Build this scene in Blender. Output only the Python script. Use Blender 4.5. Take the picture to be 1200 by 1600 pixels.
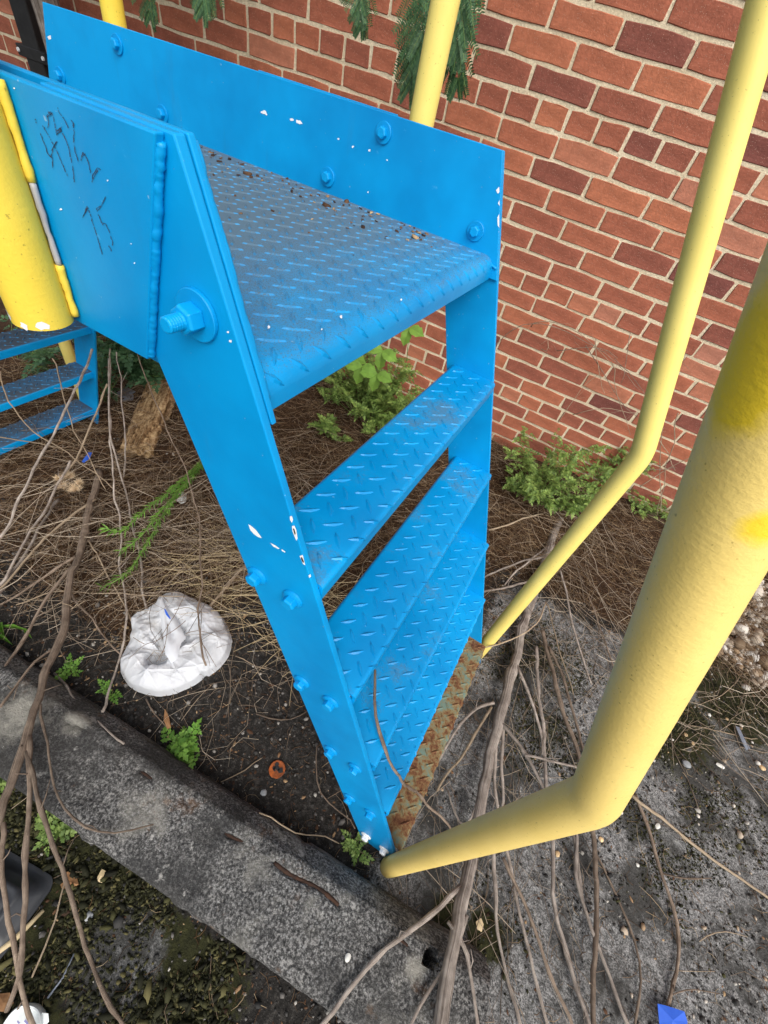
import bpy, bmesh, math, random
import numpy as np
from mathutils import Vector, Matrix

# ------------------------------------------------------------------ reset
for o in list(bpy.data.objects):
    bpy.data.objects.remove(o, do_unlink=True)
scene = bpy.context.scene
COL = scene.collection
random.seed(7)
RNG = np.random.default_rng(7)

# ------------------------------------------------------------------ camera
CAM = np.array([0.12805, -0.21191, 1.31100])
FPX = 650.86                      # focal length in pixels of a 1200 x 1600 frame
RC = np.array([[0.852305, 0.482955, 0.200825],
               [0.478394, -0.564566, -0.672610],
               [-0.211462, 0.669342, -0.712225]])   # rows: right, down, forward
cam_d = bpy.data.cameras.new('camera')
cam = bpy.data.objects.new('camera', cam_d)
COL.objects.link(cam)
Mx = Matrix.Identity(4)
for i in range(3):
    Mx[i][0] = RC[0][i]; Mx[i][1] = -RC[1][i]; Mx[i][2] = -RC[2][i]; Mx[i][3] = CAM[i]
cam.matrix_world = Mx
cam_d.sensor_fit = 'VERTICAL'
cam_d.sensor_height = 36.0
cam_d.sensor_width = 27.0
cam_d.lens = 36.0 * FPX / 1600.0
cam_d.clip_start = 0.01
cam_d.clip_end = 200
scene.camera = cam
scene.render.resolution_x = 768
scene.render.resolution_y = 1024

# ------------------------------------------------------------------ light
SUN_DIR = Vector((0.48, -0.50, 0.72)).normalized()      # towards the sun
world = bpy.data.worlds.new('World')
scene.world = world
world.use_nodes = True
wn = world.node_tree
wn.nodes.clear()
w_out = wn.nodes.new('ShaderNodeOutputWorld')
w_bg = wn.nodes.new('ShaderNodeBackground')
w_sky = wn.nodes.new('ShaderNodeTexSky')
w_sky.sky_type = 'NISHITA'
w_sky.sun_disc = False
w_sky.sun_elevation = math.asin(SUN_DIR.z)
w_sky.sun_rotation = math.atan2(SUN_DIR.x, SUN_DIR.y)
w_sky.air_density = 1.0
w_sky.dust_density = 4.0
w_sky.ozone_density = 0.6
w_hsv = wn.nodes.new('ShaderNodeHueSaturation')
w_hsv.inputs['Saturation'].default_value = 0.35
w_bg.inputs['Strength'].default_value = 0.15
wn.links.new(w_sky.outputs[0], w_hsv.inputs['Color'])
wn.links.new(w_hsv.outputs[0], w_bg.inputs['Color'])
wn.links.new(w_bg.outputs[0], w_out.inputs['Surface'])
sun_d = bpy.data.lights.new('sun', 'SUN')
sun_d.energy = 1.0
sun_d.angle = math.radians(38)
sun_d.color = (1.0, 0.955, 0.88)
sun = bpy.data.objects.new('sun', sun_d)
COL.objects.link(sun)
sun.rotation_euler = SUN_DIR.to_track_quat('Z', 'Y').to_euler()
sun.location = (3, -3, 6)
vs = scene.view_settings
vs.view_transform = 'Standard'
vs.look = 'None'
vs.exposure = 0.68
vs.gamma = 1.0
vs.use_curve_mapping = False

# ------------------------------------------------------------------ survey helpers
def ray(u, v):
    return RC.T @ np.array([(u - 600.0) / FPX, (v - 800.0) / FPX, 1.0])
def G(u, v, z=0.0):               # point of the level plane z
    d = ray(u, v); return CAM + (z - CAM[2]) / d[2] * d
def PY(u, v, y):                  # point of the upright plane y
    d = ray(u, v); return CAM + (y - CAM[1]) / d[1] * d
TH, LEAN, ROLL = 0.08292, 0.05159, 0.02057
def wall_frame():
    a, b, c = TH, LEAN, ROLL
    Rz = np.array([[math.cos(a), -math.sin(a), 0], [math.sin(a), math.cos(a), 0], [0, 0, 1]])
    Rx = np.array([[1, 0, 0], [0, math.cos(b), -math.sin(b)], [0, math.sin(b), math.cos(b)]])
    Ry = np.array([[math.cos(c), 0, math.sin(c)], [0, 1, 0], [-math.sin(c), 0, math.cos(c)]])
    return Rz @ Rx @ Ry
WF = wall_frame()
WO = np.array([0, 1.80246, 0.0])
def WP(u, v, off=0.0):            # point on the wall face, off metres in front of it
    n = WF[:, 1]; o = WO - n * off; d = ray(u, v)
    return CAM + ((o - CAM) @ n) / (d @ n) * d
def wall_xyz(a, b, off=0.0):
    return WO + WF[:, 0] * a + WF[:, 2] * b - WF[:, 1] * off
def project(P):
    q = (np.asarray(P) - CAM) @ RC.T
    return 600 + FPX * q[..., 0] / q[..., 2], 800 + FPX * q[..., 1] / q[..., 2], q[..., 2]

def vnoise(x, y, seed=0):
    xi = np.floor(x).astype(np.int64); yi = np.floor(y).astype(np.int64)
    xf = x - xi; yf = y - yi
    def h(a, b):
        n = (a * 374761393 + b * 668265263 + seed * 974634777) & 0x7fffffff
        n = ((n ^ (n >> 13)) * 1274126177) & 0x7fffffff
        n = n ^ (n >> 16)
        return (n & 0xffff) / 65535.0
    u = xf * xf * (3 - 2 * xf); v = yf * yf * (3 - 2 * yf)
    return (h(xi, yi) * (1 - u) + h(xi + 1, yi) * u) * (1 - v) + (h(xi, yi + 1) * (1 - u) + h(xi + 1, yi + 1) * u) * v
def fbm(x, y, seed=0, oct=4):
    s = 0; a = 0.5; t = 0
    for i in range(oct):
        s = s + a * vnoise(x * 2 ** i, y * 2 ** i, seed + i * 17); t += a; a *= 0.5
    return s / t
def sstep(a, b, x):
    t = np.clip((x - a) / (b - a), 0, 1); return t * t * (3 - 2 * t)

# ------------------------------------------------------------------ materials
def new_mat(name, rough=0.6, spec=0.4):
    m = bpy.data.materials.new(name); m.use_nodes = True
    nt = m.node_tree; b = nt.nodes['Principled BSDF']
    b.inputs['Roughness'].default_value = rough
    b.inputs['Specular IOR Level'].default_value = spec
    return m, nt, b
def N(nt, kind, **kw):
    n = nt.nodes.new(kind)
    for k, v in kw.items():
        if k in ('operation', 'blend_type', 'data_type', 'noise_dimensions', 'feature', 'attribute_name', 'distance', 'wave_type', 'bands_direction'):
            setattr(n, k, v)
        else:
            n.inputs[k.replace('_', ' ')].default_value = v
    return n
def ramp(nt, fac, stops, interp='LINEAR'):
    r = nt.nodes.new('ShaderNodeValToRGB')
    r.color_ramp.interpolation = interp
    e = r.color_ramp.elements
    e[0].position, e[0].color = stops[0][0], (*stops[0][1], 1)
    e[1].position, e[1].color = stops[1][0], (*stops[1][1], 1)
    for p, c in stops[2:]:
        q = e.new(p); q.color = (*c, 1)
    nt.links.new(fac, r.inputs['Fac'])
    return r.outputs['Color']
def g3(v): return (v, v, v)
def mix(nt, fac, a, b, mode='MIX'):
    m = nt.nodes.new('ShaderNodeMix'); m.data_type = 'RGBA'; m.blend_type = mode
    for sock, val in ((0, fac), (6, a), (7, b)):
        if isinstance(val, (int, float)): m.inputs[sock].default_value = val
        elif isinstance(val, tuple): m.inputs[sock].default_value = (*val, 1)
        else: nt.links.new(val, m.inputs[sock])
    return m.outputs[2]
def coord(nt, kind='Object', scale=(1, 1, 1), rot=(0, 0, 0)):
    t = nt.nodes.new('ShaderNodeTexCoord'); mp = nt.nodes.new('ShaderNodeMapping')
    mp.inputs['Scale'].default_value = scale; mp.inputs['Rotation'].default_value = rot
    nt.links.new(t.outputs[kind], mp.inputs['Vector'])
    return mp.outputs['Vector']
def noise(nt, vec, scale, detail=4, rough=0.55, dist=0.0):
    n = N(nt, 'ShaderNodeTexNoise', Scale=scale, Detail=detail, Roughness=rough, Distortion=dist)
    if vec is not None: nt.links.new(vec, n.inputs['Vector'])
    return n.outputs['Fac']
def vor(nt, vec, scale, feature='F1', out='Distance'):
    n = N(nt, 'ShaderNodeTexVoronoi', feature=feature, Scale=scale)
    if vec is not None: nt.links.new(vec, n.inputs['Vector'])
    return n.outputs[out]
def bump(nt, b, h, strength=0.3, dist=0.002):
    n = N(nt, 'ShaderNodeBump', Strength=strength, Distance=dist)
    nt.links.new(h, n.inputs['Height']); nt.links.new(n.outputs['Normal'], b.inputs['Normal'])
    return n
def math_(nt, op, a, b=None):
    m = nt.nodes.new('ShaderNodeMath'); m.operation = op
    for i, v in enumerate((a, b)):
        if v is None: continue
        if isinstance(v, (int, float)): m.inputs[i].default_value = v
        else: nt.links.new(v, m.inputs[i])
    return m.outputs[0]
def rnd_obj(nt):
    return nt.nodes.new('ShaderNodeObjectInfo').outputs['Random']
def rnd_island(nt):
    return nt.nodes.new('ShaderNodeNewGeometry').outputs['Random Per Island']

M = {}
def build_materials():
    # --- blue paint
    def blue(name, dirt=0.0):
        m, nt, b = new_mat(name, 0.40, 0.28)
        c = coord(nt)
        n1 = noise(nt, c, 9, 3); n2 = noise(nt, c, 160, 3, 0.6)
        base = ramp(nt, math_(nt, 'ADD', math_(nt, 'MULTIPLY', n1, 0.5), math_(nt, 'MULTIPLY', noise(nt, c, 2.6, 4, 0.6), 0.5)), [(0.38, (0.0, 0.212, 0.510)), (0.62, (0.0, 0.298, 0.660))])
        base = mix(nt, ramp(nt, noise(nt, coord(nt, scale=(30, 30, 3.0)), 1.0, 5, 0.65), [(0.62, g3(0)), (0.80, g3(0.22))]), base, (0.045, 0.12, 0.22))
        base = mix(nt, ramp(nt, noise(nt, c, 210, 2, 0.5), [(0.735, g3(0)), (0.76, g3(0.6))]), base, (0.30, 0.46, 0.58))
        if dirt:
            # grime left by shoes and leaf litter, heaviest away from the nose
            sx = nt.nodes.new('ShaderNodeSeparateXYZ'); nt.links.new(coord(nt), sx.inputs[0])
            n3 = noise(nt, c, 14, 5, 0.65); n4 = noise(nt, c, 260, 4, 0.7)
            n5 = noise(nt, c, 700, 2, 0.6)
            if dirt == 1:
                g = nt.nodes.new('ShaderNodeMapRange')
                g.inputs['From Min'].default_value = -0.075; g.inputs['From Max'].default_value = -0.44
                g.inputs['To Min'].default_value = -0.30; g.inputs['To Max'].default_value = 0.42
                nt.links.new(sx.outputs['X'], g.inputs['Value'])
                gy = nt.nodes.new('ShaderNodeMapRange')
                gy.inputs['From Min'].default_value = 0.30; gy.inputs['From Max'].default_value = 0.62
                gy.inputs['To Min'].default_value = 0.0; gy.inputs['To Max'].default_value = 0.10
                nt.links.new(sx.outputs['Y'], gy.inputs['Value'])
                f = math_(nt, 'ADD', math_(nt, 'ADD', math_(nt, 'ADD', g.outputs[0], gy.outputs[0]), math_(nt, 'MULTIPLY', n3, 0.45)), math_(nt, 'MULTIPLY', n4, 0.40))
                soft = ramp(nt, f, [(0.05, g3(0)), (0.62, g3(0.80))])
                speck = ramp(nt, math_(nt, 'ADD', math_(nt, 'MULTIPLY', n5, 0.8), math_(nt, 'MULTIPLY', f, 0.35)), [(0.50, g3(0)), (0.56, g3(0.92))])
                f = mix(nt, 1.0, soft, speck, 'LIGHTEN')
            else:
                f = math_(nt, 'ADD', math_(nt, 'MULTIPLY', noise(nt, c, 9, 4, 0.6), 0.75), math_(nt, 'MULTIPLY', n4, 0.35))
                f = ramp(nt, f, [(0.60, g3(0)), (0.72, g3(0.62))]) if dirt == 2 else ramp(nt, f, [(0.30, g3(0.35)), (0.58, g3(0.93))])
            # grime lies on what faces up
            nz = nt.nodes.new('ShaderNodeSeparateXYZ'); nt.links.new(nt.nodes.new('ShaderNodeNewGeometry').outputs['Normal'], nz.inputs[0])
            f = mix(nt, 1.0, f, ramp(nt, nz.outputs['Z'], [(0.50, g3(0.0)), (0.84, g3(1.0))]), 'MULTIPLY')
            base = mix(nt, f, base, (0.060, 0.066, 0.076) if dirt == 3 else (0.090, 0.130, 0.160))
            rr = ramp(nt, f, [(0, g3(0.36)), (1, g3(0.85))]); nt.links.new(rr, b.inputs['Roughness'])
        sc = noise(nt, coord(nt, scale=(1, 1, 1)), 38, 6, 0.7)
        base = mix(nt, ramp(nt, sc, [(0.68, g3(0)), (0.73, g3(0.45))]), base, (0.10, 0.42, 0.74))
        nt.links.new(base, b.inputs['Base Color'])
        h = math_(nt, 'ADD', math_(nt, 'MULTIPLY', n2, 0.35), math_(nt, 'MULTIPLY', noise(nt, c, 22, 2), 1.0))
        bump(nt, b, h, 0.22, 0.0025)
        return m
    M['blue'] = blue('blue_gloss_paint')
    M['blue_dirty'] = blue('blue_paint_grimy', 1)
    M['blue_worn'] = blue('blue_paint_scuffed', 2)
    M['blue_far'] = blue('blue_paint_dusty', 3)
    # --- bare rusty old green tread
    m, nt, b = new_mat('rusted_old_paint', 0.85, 0.2)
    c = coord(nt)
    n1 = noise(nt, c, 26, 6, 0.7); n2 = noise(nt, c, 120, 5, 0.7)
    f = math_(nt, 'ADD', math_(nt, 'MULTIPLY', n1, 0.7), math_(nt, 'MULTIPLY', n2, 0.4))
    col = ramp(nt, f, [(0.42, (0.070, 0.026, 0.015)), (0.50, (0.15, 0.070, 0.032)), (0.56, (0.19, 0.145, 0.070)), (0.64, (0.12, 0.18, 0.15))])
    nt.links.new(col, b.inputs['Base Color']); bump(nt, b, n2, 0.5, 0.002); M['rust'] = m
    # --- yellow paints
    def yellow(name, c1, c2, rough, bs, blotch=False):
        m, nt, b = new_mat(name, rough, 0.22)
        c = coord(nt)
        n1 = noise(nt, c, 12, 4, 0.6); n2 = noise(nt, coord(nt, scale=(1, 1, 2.2)), 150, 4, 0.6)
        base = ramp(nt, n1, [(0.3, c1), (0.7, c2)])
        sp = noise(nt, c, 330, 2, 0.5)
        base = mix(nt, ramp(nt, sp, [(0.69, g3(0)), (0.74, g3(0.55))]), base, (0.22, 0.16, 0.03))
        if blotch:
            for (cx, cy, cz, rx, rz) in blotch:
                tc = nt.nodes.new('ShaderNodeTexCoord'); mp = nt.nodes.new('ShaderNodeMapping'); mp.vector_type = 'TEXTURE'
                mp.inputs['Location'].default_value = (cx, cy, cz); mp.inputs['Scale'].default_value = (rx, rx, rz)
                nt.links.new(tc.outputs['Object'], mp.inputs[0])
                gd = nt.nodes.new('ShaderNodeVectorMath'); gd.operation = 'LENGTH'; nt.links.new(mp.outputs[0], gd.inputs[0])
                ff = math_(nt, 'ADD', gd.outputs['Value'], math_(nt, 'MULTIPLY', noise(nt, c, 55, 4, 0.6), 0.7))
                base = mix(nt, ramp(nt, math_(nt, 'MULTIPLY', ff, 0.5), [(0.56, g3(0.92)), (0.74, g3(0))]), base, (0.72, 0.52, 0.020))
        nt.links.new(base, b.inputs['Base Color'])
        h = math_(nt, 'ADD', n2, math_(nt, 'MULTIPLY', noise(nt, c, 420, 3), 0.6))
        bump(nt, b, h, bs, 0.002); M[name] = m
    pb = PY(1165, 580, -0.03); pc = PY(1190, 810, -0.03)
    yellow('yellow_faded', (0.70, 0.525, 0.155), (0.76, 0.580, 0.190), 0.45, 0.20,
           [(pb[0], pb[1], pb[2], 0.020, 0.026), (pc[0], pc[1], pc[2], 0.010, 0.012)])
    yellow('yellow_pale', (0.74, 0.60, 0.16), (0.79, 0.65, 0.19), 0.42, 0.10)
    yellow('yellow_bright', (0.70, 0.51, 0.055), (0.76, 0.57, 0.075), 0.4, 0.16)
    # --- simple ones
    def flat(name, c1, c2, scale=40, rough=0.6, bs=0.2, spec=0.4, obj=False):
        m, nt, b = new_mat(name, rough, spec)
        n1 = noise(nt, coord(nt), scale, 4, 0.6)
        col = ramp(nt, n1, [(0.3, c1), (0.7, c2)])
        if obj:
            col = mix(nt, 1.0, col, ramp(nt, rnd_obj(nt), [(0, g3(0.72)), (1, g3(1.15))]), 'MULTIPLY')
        nt.links.new(col, b.inputs['Base Color'])
        if bs: bump(nt, b, n1, bs, 0.002)
        M[name] = m; return m, nt, b
    flat('primer_white', (0.72, 0.74, 0.76), (0.80, 0.82, 0.84), 90, 0.6, 0.1)
    flat('bare_steel', (0.30, 0.30, 0.31), (0.42, 0.41, 0.40), 60, 0.45, 0.15)
    flat('zinc_bolt', (0.62, 0.64, 0.66), (0.78, 0.80, 0.82), 60, 0.35, 0.1)
    flat('pen_ink', (0.012, 0.016, 0.05), (0.03, 0.03, 0.07), 300, 0.6, 0)
    flat('black_pipe', (0.010, 0.010, 0.011), (0.022, 0.022, 0.023), 30, 0.6, 0.2)
    flat('black_plastic', (0.012, 0.013, 0.015), (0.035, 0.037, 0.042), 18, 0.38, 0.15)
    flat('blue_plastic', (0.02, 0.09, 0.52), (0.03, 0.13, 0.62), 18, 0.4, 0.1)
    flat('grey_foil', (0.13, 0.15, 0.19), (0.20, 0.22, 0.26), 40, 0.5, 0.1)
    flat('cup_white', (0.62, 0.66, 0.66), (0.75, 0.78, 0.77), 20, 0.45, 0.05)
    flat('cup_ink', (0.18, 0.17, 0.35), (0.26, 0.25, 0.45), 60, 0.5, 0)
    flat('rebar', (0.020, 0.012, 0.009), (0.060, 0.026, 0.013), 60, 0.9, 0.5)
    flat('orange_rust', (0.42, 0.10, 0.015), (0.12, 0.035, 0.012), 70, 0.8, 0.4)
    flat('stone_pale', (0.50, 0.49, 0.45), (0.72, 0.71, 0.66), 60, 0.8, 0.3, 0.2, True)
    flat('stone_tan', (0.50, 0.33, 0.17), (0.64, 0.48, 0.28), 60, 0.75, 0.3, 0.2, True)
    flat('stone_grey', (0.22, 0.23, 0.24), (0.34, 0.35, 0.36), 60, 0.8, 0.3, 0.2, True)
    flat('dry_leaf', (0.16, 0.075, 0.035), (0.34, 0.19, 0.09), 60, 0.8, 0.3, 0.15, True)
    flat('straw_flat', (0.40, 0.31, 0.17), (0.55, 0.44, 0.27), 50, 0.75, 0.2, 0.2, True)
    flat('seed_fluff', (0.55, 0.41, 0.25), (0.75, 0.60, 0.42), 90, 0.9, 0, 0.1)
    flat('weed_stem', (0.10, 0.17, 0.035), (0.16, 0.26, 0.06), 50, 0.6, 0, 0.3)
    # --- plastic bag
    m, nt, b = new_mat('white_film', 0.42, 0.35)
    n1 = noise(nt, coord(nt), 9, 5, 0.6)
    nt.links.new(ramp(nt, n1, [(0.30, (0.66, 0.64, 0.60)), (0.42, (0.80, 0.82, 0.85)), (0.75, (0.84, 0.87, 0.92))]), b.inputs['Base Color'])
    b.inputs['Subsurface Weight'].default_value = 0.0; b.inputs['Subsurface Radius'].default_value = (0.02, 0.02, 0.02)
    bump(nt, b, noise(nt, coord(nt), 90, 4, 0.6, 1.5), 0.25, 0.003)
    tr = nt.nodes.new('ShaderNodeBsdfTranslucent'); tr.inputs['Color'].default_value = (0.80, 0.83, 0.88, 1)
    ms = nt.nodes.new('ShaderNodeMixShader'); ms.inputs[0].default_value = 0.40
    nt.links.new(b.outputs[0], ms.inputs[1]); nt.links.new(tr.outputs[0], ms.inputs[2]); nt.links.new(ms.outputs[0], nt.nodes['Material Output'].inputs['Surface']); M['film'] = m
    # --- brick
    def brick(name, rnd):
        m, nt, b = new_mat(name, 0.86, 0.2)
        r = rnd(nt); c = coord(nt)
        base = ramp(nt, r, [(0.0, (0.170, 0.058, 0.048)), (0.10, (0.265, 0.086, 0.056)), (0.40, (0.325, 0.106, 0.063)),
                            (0.75, (0.375, 0.126, 0.070)), (0.92, (0.415, 0.145, 0.078)), (1.0, (0.40, 0.170, 0.115))])
        n1 = noise(nt, c, 16, 5, 0.65); n2 = noise(nt, c, 130, 4, 0.65)
        base = mix(nt, 1.0, base, ramp(nt, n1, [(0.28, g3(0.68)), (0.72, g3(1.25))]), 'MULTIPLY')
        base = mix(nt, 1.0, base, ramp(nt, noise(nt, coord(nt, 'Generated', (3, 3, 3)), 1.0, 5, .7), [(0.3, g3(0.78)), (0.7, g3(1.15))]), 'MULTIPLY')
        base = mix(nt, ramp(nt, noise(nt, c, 7, 4), [(0.62, g3(0)), (0.78, g3(0.30))]), base, (0.40, 0.22, 0.16))
        base = mix(nt, ramp(nt, vor(nt, c, 190), [(0.10, g3(0.75)), (0.2, g3(0))]), base, (0.46, 0.29, 0.22))
        nt.links.new(base, b.inputs['Base Color'])
        bump(nt, b, math_(nt, 'ADD', n2, math_(nt, 'MULTIPLY', n1, 1.3)), 0.55, 0.003)
        M[name] = m
    brick('brick_piece', rnd_obj); brick('brick_rest', rnd_island)
    m, nt, b = new_mat('lime_mortar', 0.95, 0.1)
    c = coord(nt); n1 = noise(nt, c, 8, 4); n2 = noise(nt, c, 190, 4, 0.7)
    col = ramp(nt, n1, [(0.3, (0.58, 0.485, 0.335)), (0.7, (0.72, 0.62, 0.455))])
    col = mix(nt, 1.0, col, ramp(nt, n2, [(0.3, g3(0.72)), (0.65, g3(1.1))]), 'MULTIPLY')
    nt.links.new(col, b.inputs['Base Color']); bump(nt, b, math_(nt, 'ADD', n2, noise(nt, c, 40, 3)), 0.7, 0.004); M['mortar'] = m
    # --- kerb concrete
    m, nt, b = new_mat('weathered_kerb_concrete', 0.9, 0.2)
    c = coord(nt); n1 = noise(nt, c, 7, 6, 0.65); n2 = noise(nt, c, 170, 5, 0.75); v = vor(nt, c, 110); n5 = noise(nt, c, 420, 3, 0.6)
    col = ramp(nt, n2, [(0.39, (0.022, 0.022, 0.022)), (0.50, (0.085, 0.084, 0.082)), (0.61, (0.27, 0.265, 0.255))])
    col = mix(nt, ramp(nt, n1, [(0.56, g3(0)), (0.70, g3(0.55))]), col, (0.38, 0.365, 0.32))
    col = mix(nt, ramp(nt, v, [(0.12, g3(0.65)), (0.24, g3(0))]), col, (0.34, 0.34, 0.335))
    col = mix(nt, ramp(nt, noise(nt, c, 5.5, 5, 0.7), [(0.44, g3(0.72)), (0.56, g3(0))]), col, (0.034, 0.034, 0.034))
    col = mix(nt, ramp(nt, noise(nt, c, 10, 6, 0.7), [(0.60, g3(0)), (0.70, g3(0.6))]), col, (0.15, 0.070, 0.024))
    col = mix(nt, ramp(nt, noise(nt, c, 26, 5, 0.75), [(0.60, g3(0)), (0.66, g3(0.75))]), col, (0.42, 0.41, 0.385))
    col = mix(nt, ramp(nt, noise(nt, coord(nt, scale=(1, 1, 1)), 2.4, 5, 0.7), [(0.36, g3(0.40)), (0.50, g3(0))]), col, (0.050, 0.046, 0.041))
    for (px_, py_, rr) in ((30, 1115, .085), (120, 1125, .05), (650, 1515, .03)):
        q = G(px_, py_, .12); tc = nt.nodes.new('ShaderNodeTexCoord'); vm = nt.nodes.new('ShaderNodeVectorMath'); vm.operation = 'DISTANCE'
        vm.inputs[1].default_value = tuple(map(float, q)); nt.links.new(tc.outputs['Object'], vm.inputs[0])
        ff = math_(nt, 'ADD', math_(nt, 'MULTIPLY', vm.outputs['Value'], 0.5 / rr), math_(nt, 'MULTIPLY', noise(nt, c, 34, 6, .75), 0.9))
        col = mix(nt, ramp(nt, ff, [(0.54, g3(0.60)), (0.86, g3(0))]), col, (0.38, 0.365, 0.315))
    nt.links.new(col, b.inputs['Base Color'])
    bump(nt, b, math_(nt, 'ADD', n2, math_(nt, 'MULTIPLY', n5, 0.6)), 0.9, 0.005); M['kerb'] = m
    # --- bark, wood
    def bark(name, stops, sv=(26, 3.2, 1), bs=0.7):
        m, nt, b = new_mat(name, 0.88, 0.2)
        u = coord(nt, 'UV', sv); n1 = noise(nt, u, 1.0, 6, 0.7); n2 = noise(nt, coord(nt), 35, 4)
        f = math_(nt, 'ADD', math_(nt, 'MULTIPLY', n1, 0.75), math_(nt, 'MULTIPLY', n2, 0.3))
        col = ramp(nt, f, stops)
        col = mix(nt, 1.0, col, ramp(nt, rnd_obj(nt), [(0, g3(0.7)), (1, g3(1.2))]), 'MULTIPLY')
        nt.links.new(col, b.inputs['Base Color']); bump(nt, b, n1, bs, 0.004); M[name] = m
    bark('grey_bark', [(0.38, (0.070, 0.056, 0.047)), (0.50, (0.24, 0.200, 0.170)), (0.62, (0.50, 0.44, 0.385))])
    bark('brown_bark', [(0.37, (0.040, 0.028, 0.021)), (0.50, (0.16, 0.118, 0.088)), (0.64, (0.38, 0.30, 0.23))])
    bark('pale_stem', [(0.30, (0.16, 0.115, 0.075)), (0.52, (0.33, 0.255, 0.175)), (0.72, (0.50, 0.41, 0.30))])
    m, nt, b = new_mat('rotten_wood', 0.95, 0.1)
    c = coord(nt, scale=(1.3, 11, 11)); n1 = noise(nt, c, 5, 6, 0.7, 0.4); n2 = noise(nt, coord(nt), 80, 5, 0.7)
    f = math_(nt, 'ADD', math_(nt, 'MULTIPLY', n1, 0.65), math_(nt, 'MULTIPLY', n2, 0.4))
    nt.links.new(ramp(nt, f, [(0.40, (0.05, 0.028, 0.014)), (0.50, (0.24, 0.145, 0.070)), (0.62, (0.50, 0.36, 0.20))]), b.inputs['Base Color'])
    bump(nt, b, f, 1.0, 0.012); M['rotten_wood'] = m
    # --- scatter stuff, coloured per piece
    def bits(name, stops, rough=0.85, interp='LINEAR'):
        m, nt, b = new_mat(name, rough, 0.15)
        nt.links.new(ramp(nt, rnd_island(nt), stops, interp), b.inputs['Base Color']); M[name] = m
        return nt, b
    bits('straw', [(0, (0.024, 0.013, 0.007)), (0.40, (0.085, 0.046, 0.023)), (0.68, (0.18, 0.105, 0.054)), (0.88, (0.33, 0.225, 0.125)), (1, (0.50, 0.39, 0.25))])
    bits('twig_mix', [(0, (0.08, 0.055, 0.038)), (0.5, (0.22, 0.16, 0.11)), (1, (0.45, 0.36, 0.26))])
    bits('pale_twig', [(0, (0.06, 0.042, 0.03)), (0.4, (0.20, 0.15, 0.11)), (0.8, (0.40, 0.33, 0.25)), (1, (0.55, 0.47, 0.37))])
    bits('wood_chip', [(0, (0.030, 0.018, 0.012)), (0.5, (0.085, 0.045, 0.026)), (0.8, (0.20, 0.115, 0.062)), (1, (0.46, 0.33, 0.19))])
    bits('grit', [(0, (0.02, 0.02, 0.02)), (0.6, (0.055, 0.053, 0.050)), (0.88, (0.15, 0.14, 0.13)), (1, (0.40, 0.38, 0.34))])
    bits('gravel', [(0, (0.12, 0.085, 0.055)), (0.3, (0.30, 0.21, 0.13)), (0.6, (0.42, 0.36, 0.29)), (0.85, (0.52, 0.48, 0.42)), (1, (0.66, 0.64, 0.60))])
    bits('moss_flake', [(0, (0.010, 0.010, 0.006)), (0.5, (0.024, 0.025, 0.012)), (0.85, (0.055, 0.054, 0.022)), (1, (0.12, 0.105, 0.045))])
    # --- leaves
    def leaf(name, c1, c2, c3, rough=0.5):
        m, nt, b = new_mat(name, rough, 0.35)
        col = ramp(nt, rnd_island(nt), [(0, c1), (0.55, c2), (1, c3)])
        col = mix(nt, 1.0, col, ramp(nt, noise(nt, coord(nt), 30, 3), [(0.3, g3(0.75)), (0.7, g3(1.2))]), 'MULTIPLY')
        nt.links.new(col, b.inputs['Base Color'])
        tr = nt.nodes.new('ShaderNodeBsdfTranslucent'); nt.links.new(col, tr.inputs['Color'])
        ms = nt.nodes.new('ShaderNodeMixShader'); ms.inputs[0].default_value = 0.28
        out = nt.nodes['Material Output']
        nt.links.new(b.outputs[0], ms.inputs[1]); nt.links.new(tr.outputs[0], ms.inputs[2]); nt.links.new(ms.outputs[0], out.inputs['Surface'])
        M[name] = m
    leaf('weed_leaf', (0.090, 0.155, 0.035), (0.165, 0.260, 0.055), (0.28, 0.38, 0.10))
    leaf('bright_leaf', (0.10, 0.23, 0.035), (0.15, 0.32, 0.045), (0.22, 0.40, 0.07))
    leaf('vine_leaf', (0.17, 0.33, 0.05), (0.23, 0.40, 0.07), (0.30, 0.46, 0.10))
    leaf('dark_leaf', (0.030, 0.075, 0.030), (0.050, 0.120, 0.048), (0.085, 0.17, 0.075))
    leaf('frond_leaf', (0.035, 0.095, 0.040), (0.055, 0.135, 0.055), (0.085, 0.19, 0.075))
    # --- ground
    m, nt, b = new_mat('yard_ground', 0.95, 0.15)
    c = coord(nt)
    az = N(nt, 'ShaderNodeAttribute', attribute_name='zone'); sp = nt.nodes.new('ShaderNodeSeparateColor'); nt.links.new(az.outputs['Color'], sp.inputs[0])
    conc, dry, moss = sp.outputs[0], sp.outputs[1], sp.outputs[2]
    n1 = noise(nt, c, 5, 6, 0.65); n2 = noise(nt, c, 60, 6, 0.75); n3 = noise(nt, c, 260, 5, 0.8); v1 = vor(nt, c, 120); v2 = vor(nt, c, 230)
    soil = ramp(nt, n2, [(0.3, (0.010, 0.009, 0.008)), (0.52, (0.026, 0.024, 0.022)), (0.68, (0.085, 0.078, 0.070))])
    soil = mix(nt, ramp(nt, v2, [(0.10, g3(0.55)), (0.2, g3(0))]), soil, (0.17, 0.16, 0.145))
    brown = ramp(nt, n2, [(0.3, (0.022, 0.013, 0.008)), (0.55, (0.055, 0.031, 0.018)), (0.75, (0.12, 0.072, 0.040))])
    slab = ramp(nt, math_(nt, 'ADD', math_(nt, 'MULTIPLY', n3, 0.6), math_(nt, 'MULTIPLY', n2, 0.4)),
                [(0.41, (0.034, 0.034, 0.033)), (0.50, (0.165, 0.165, 0.162)), (0.585, (0.40, 0.395, 0.39))])
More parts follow.
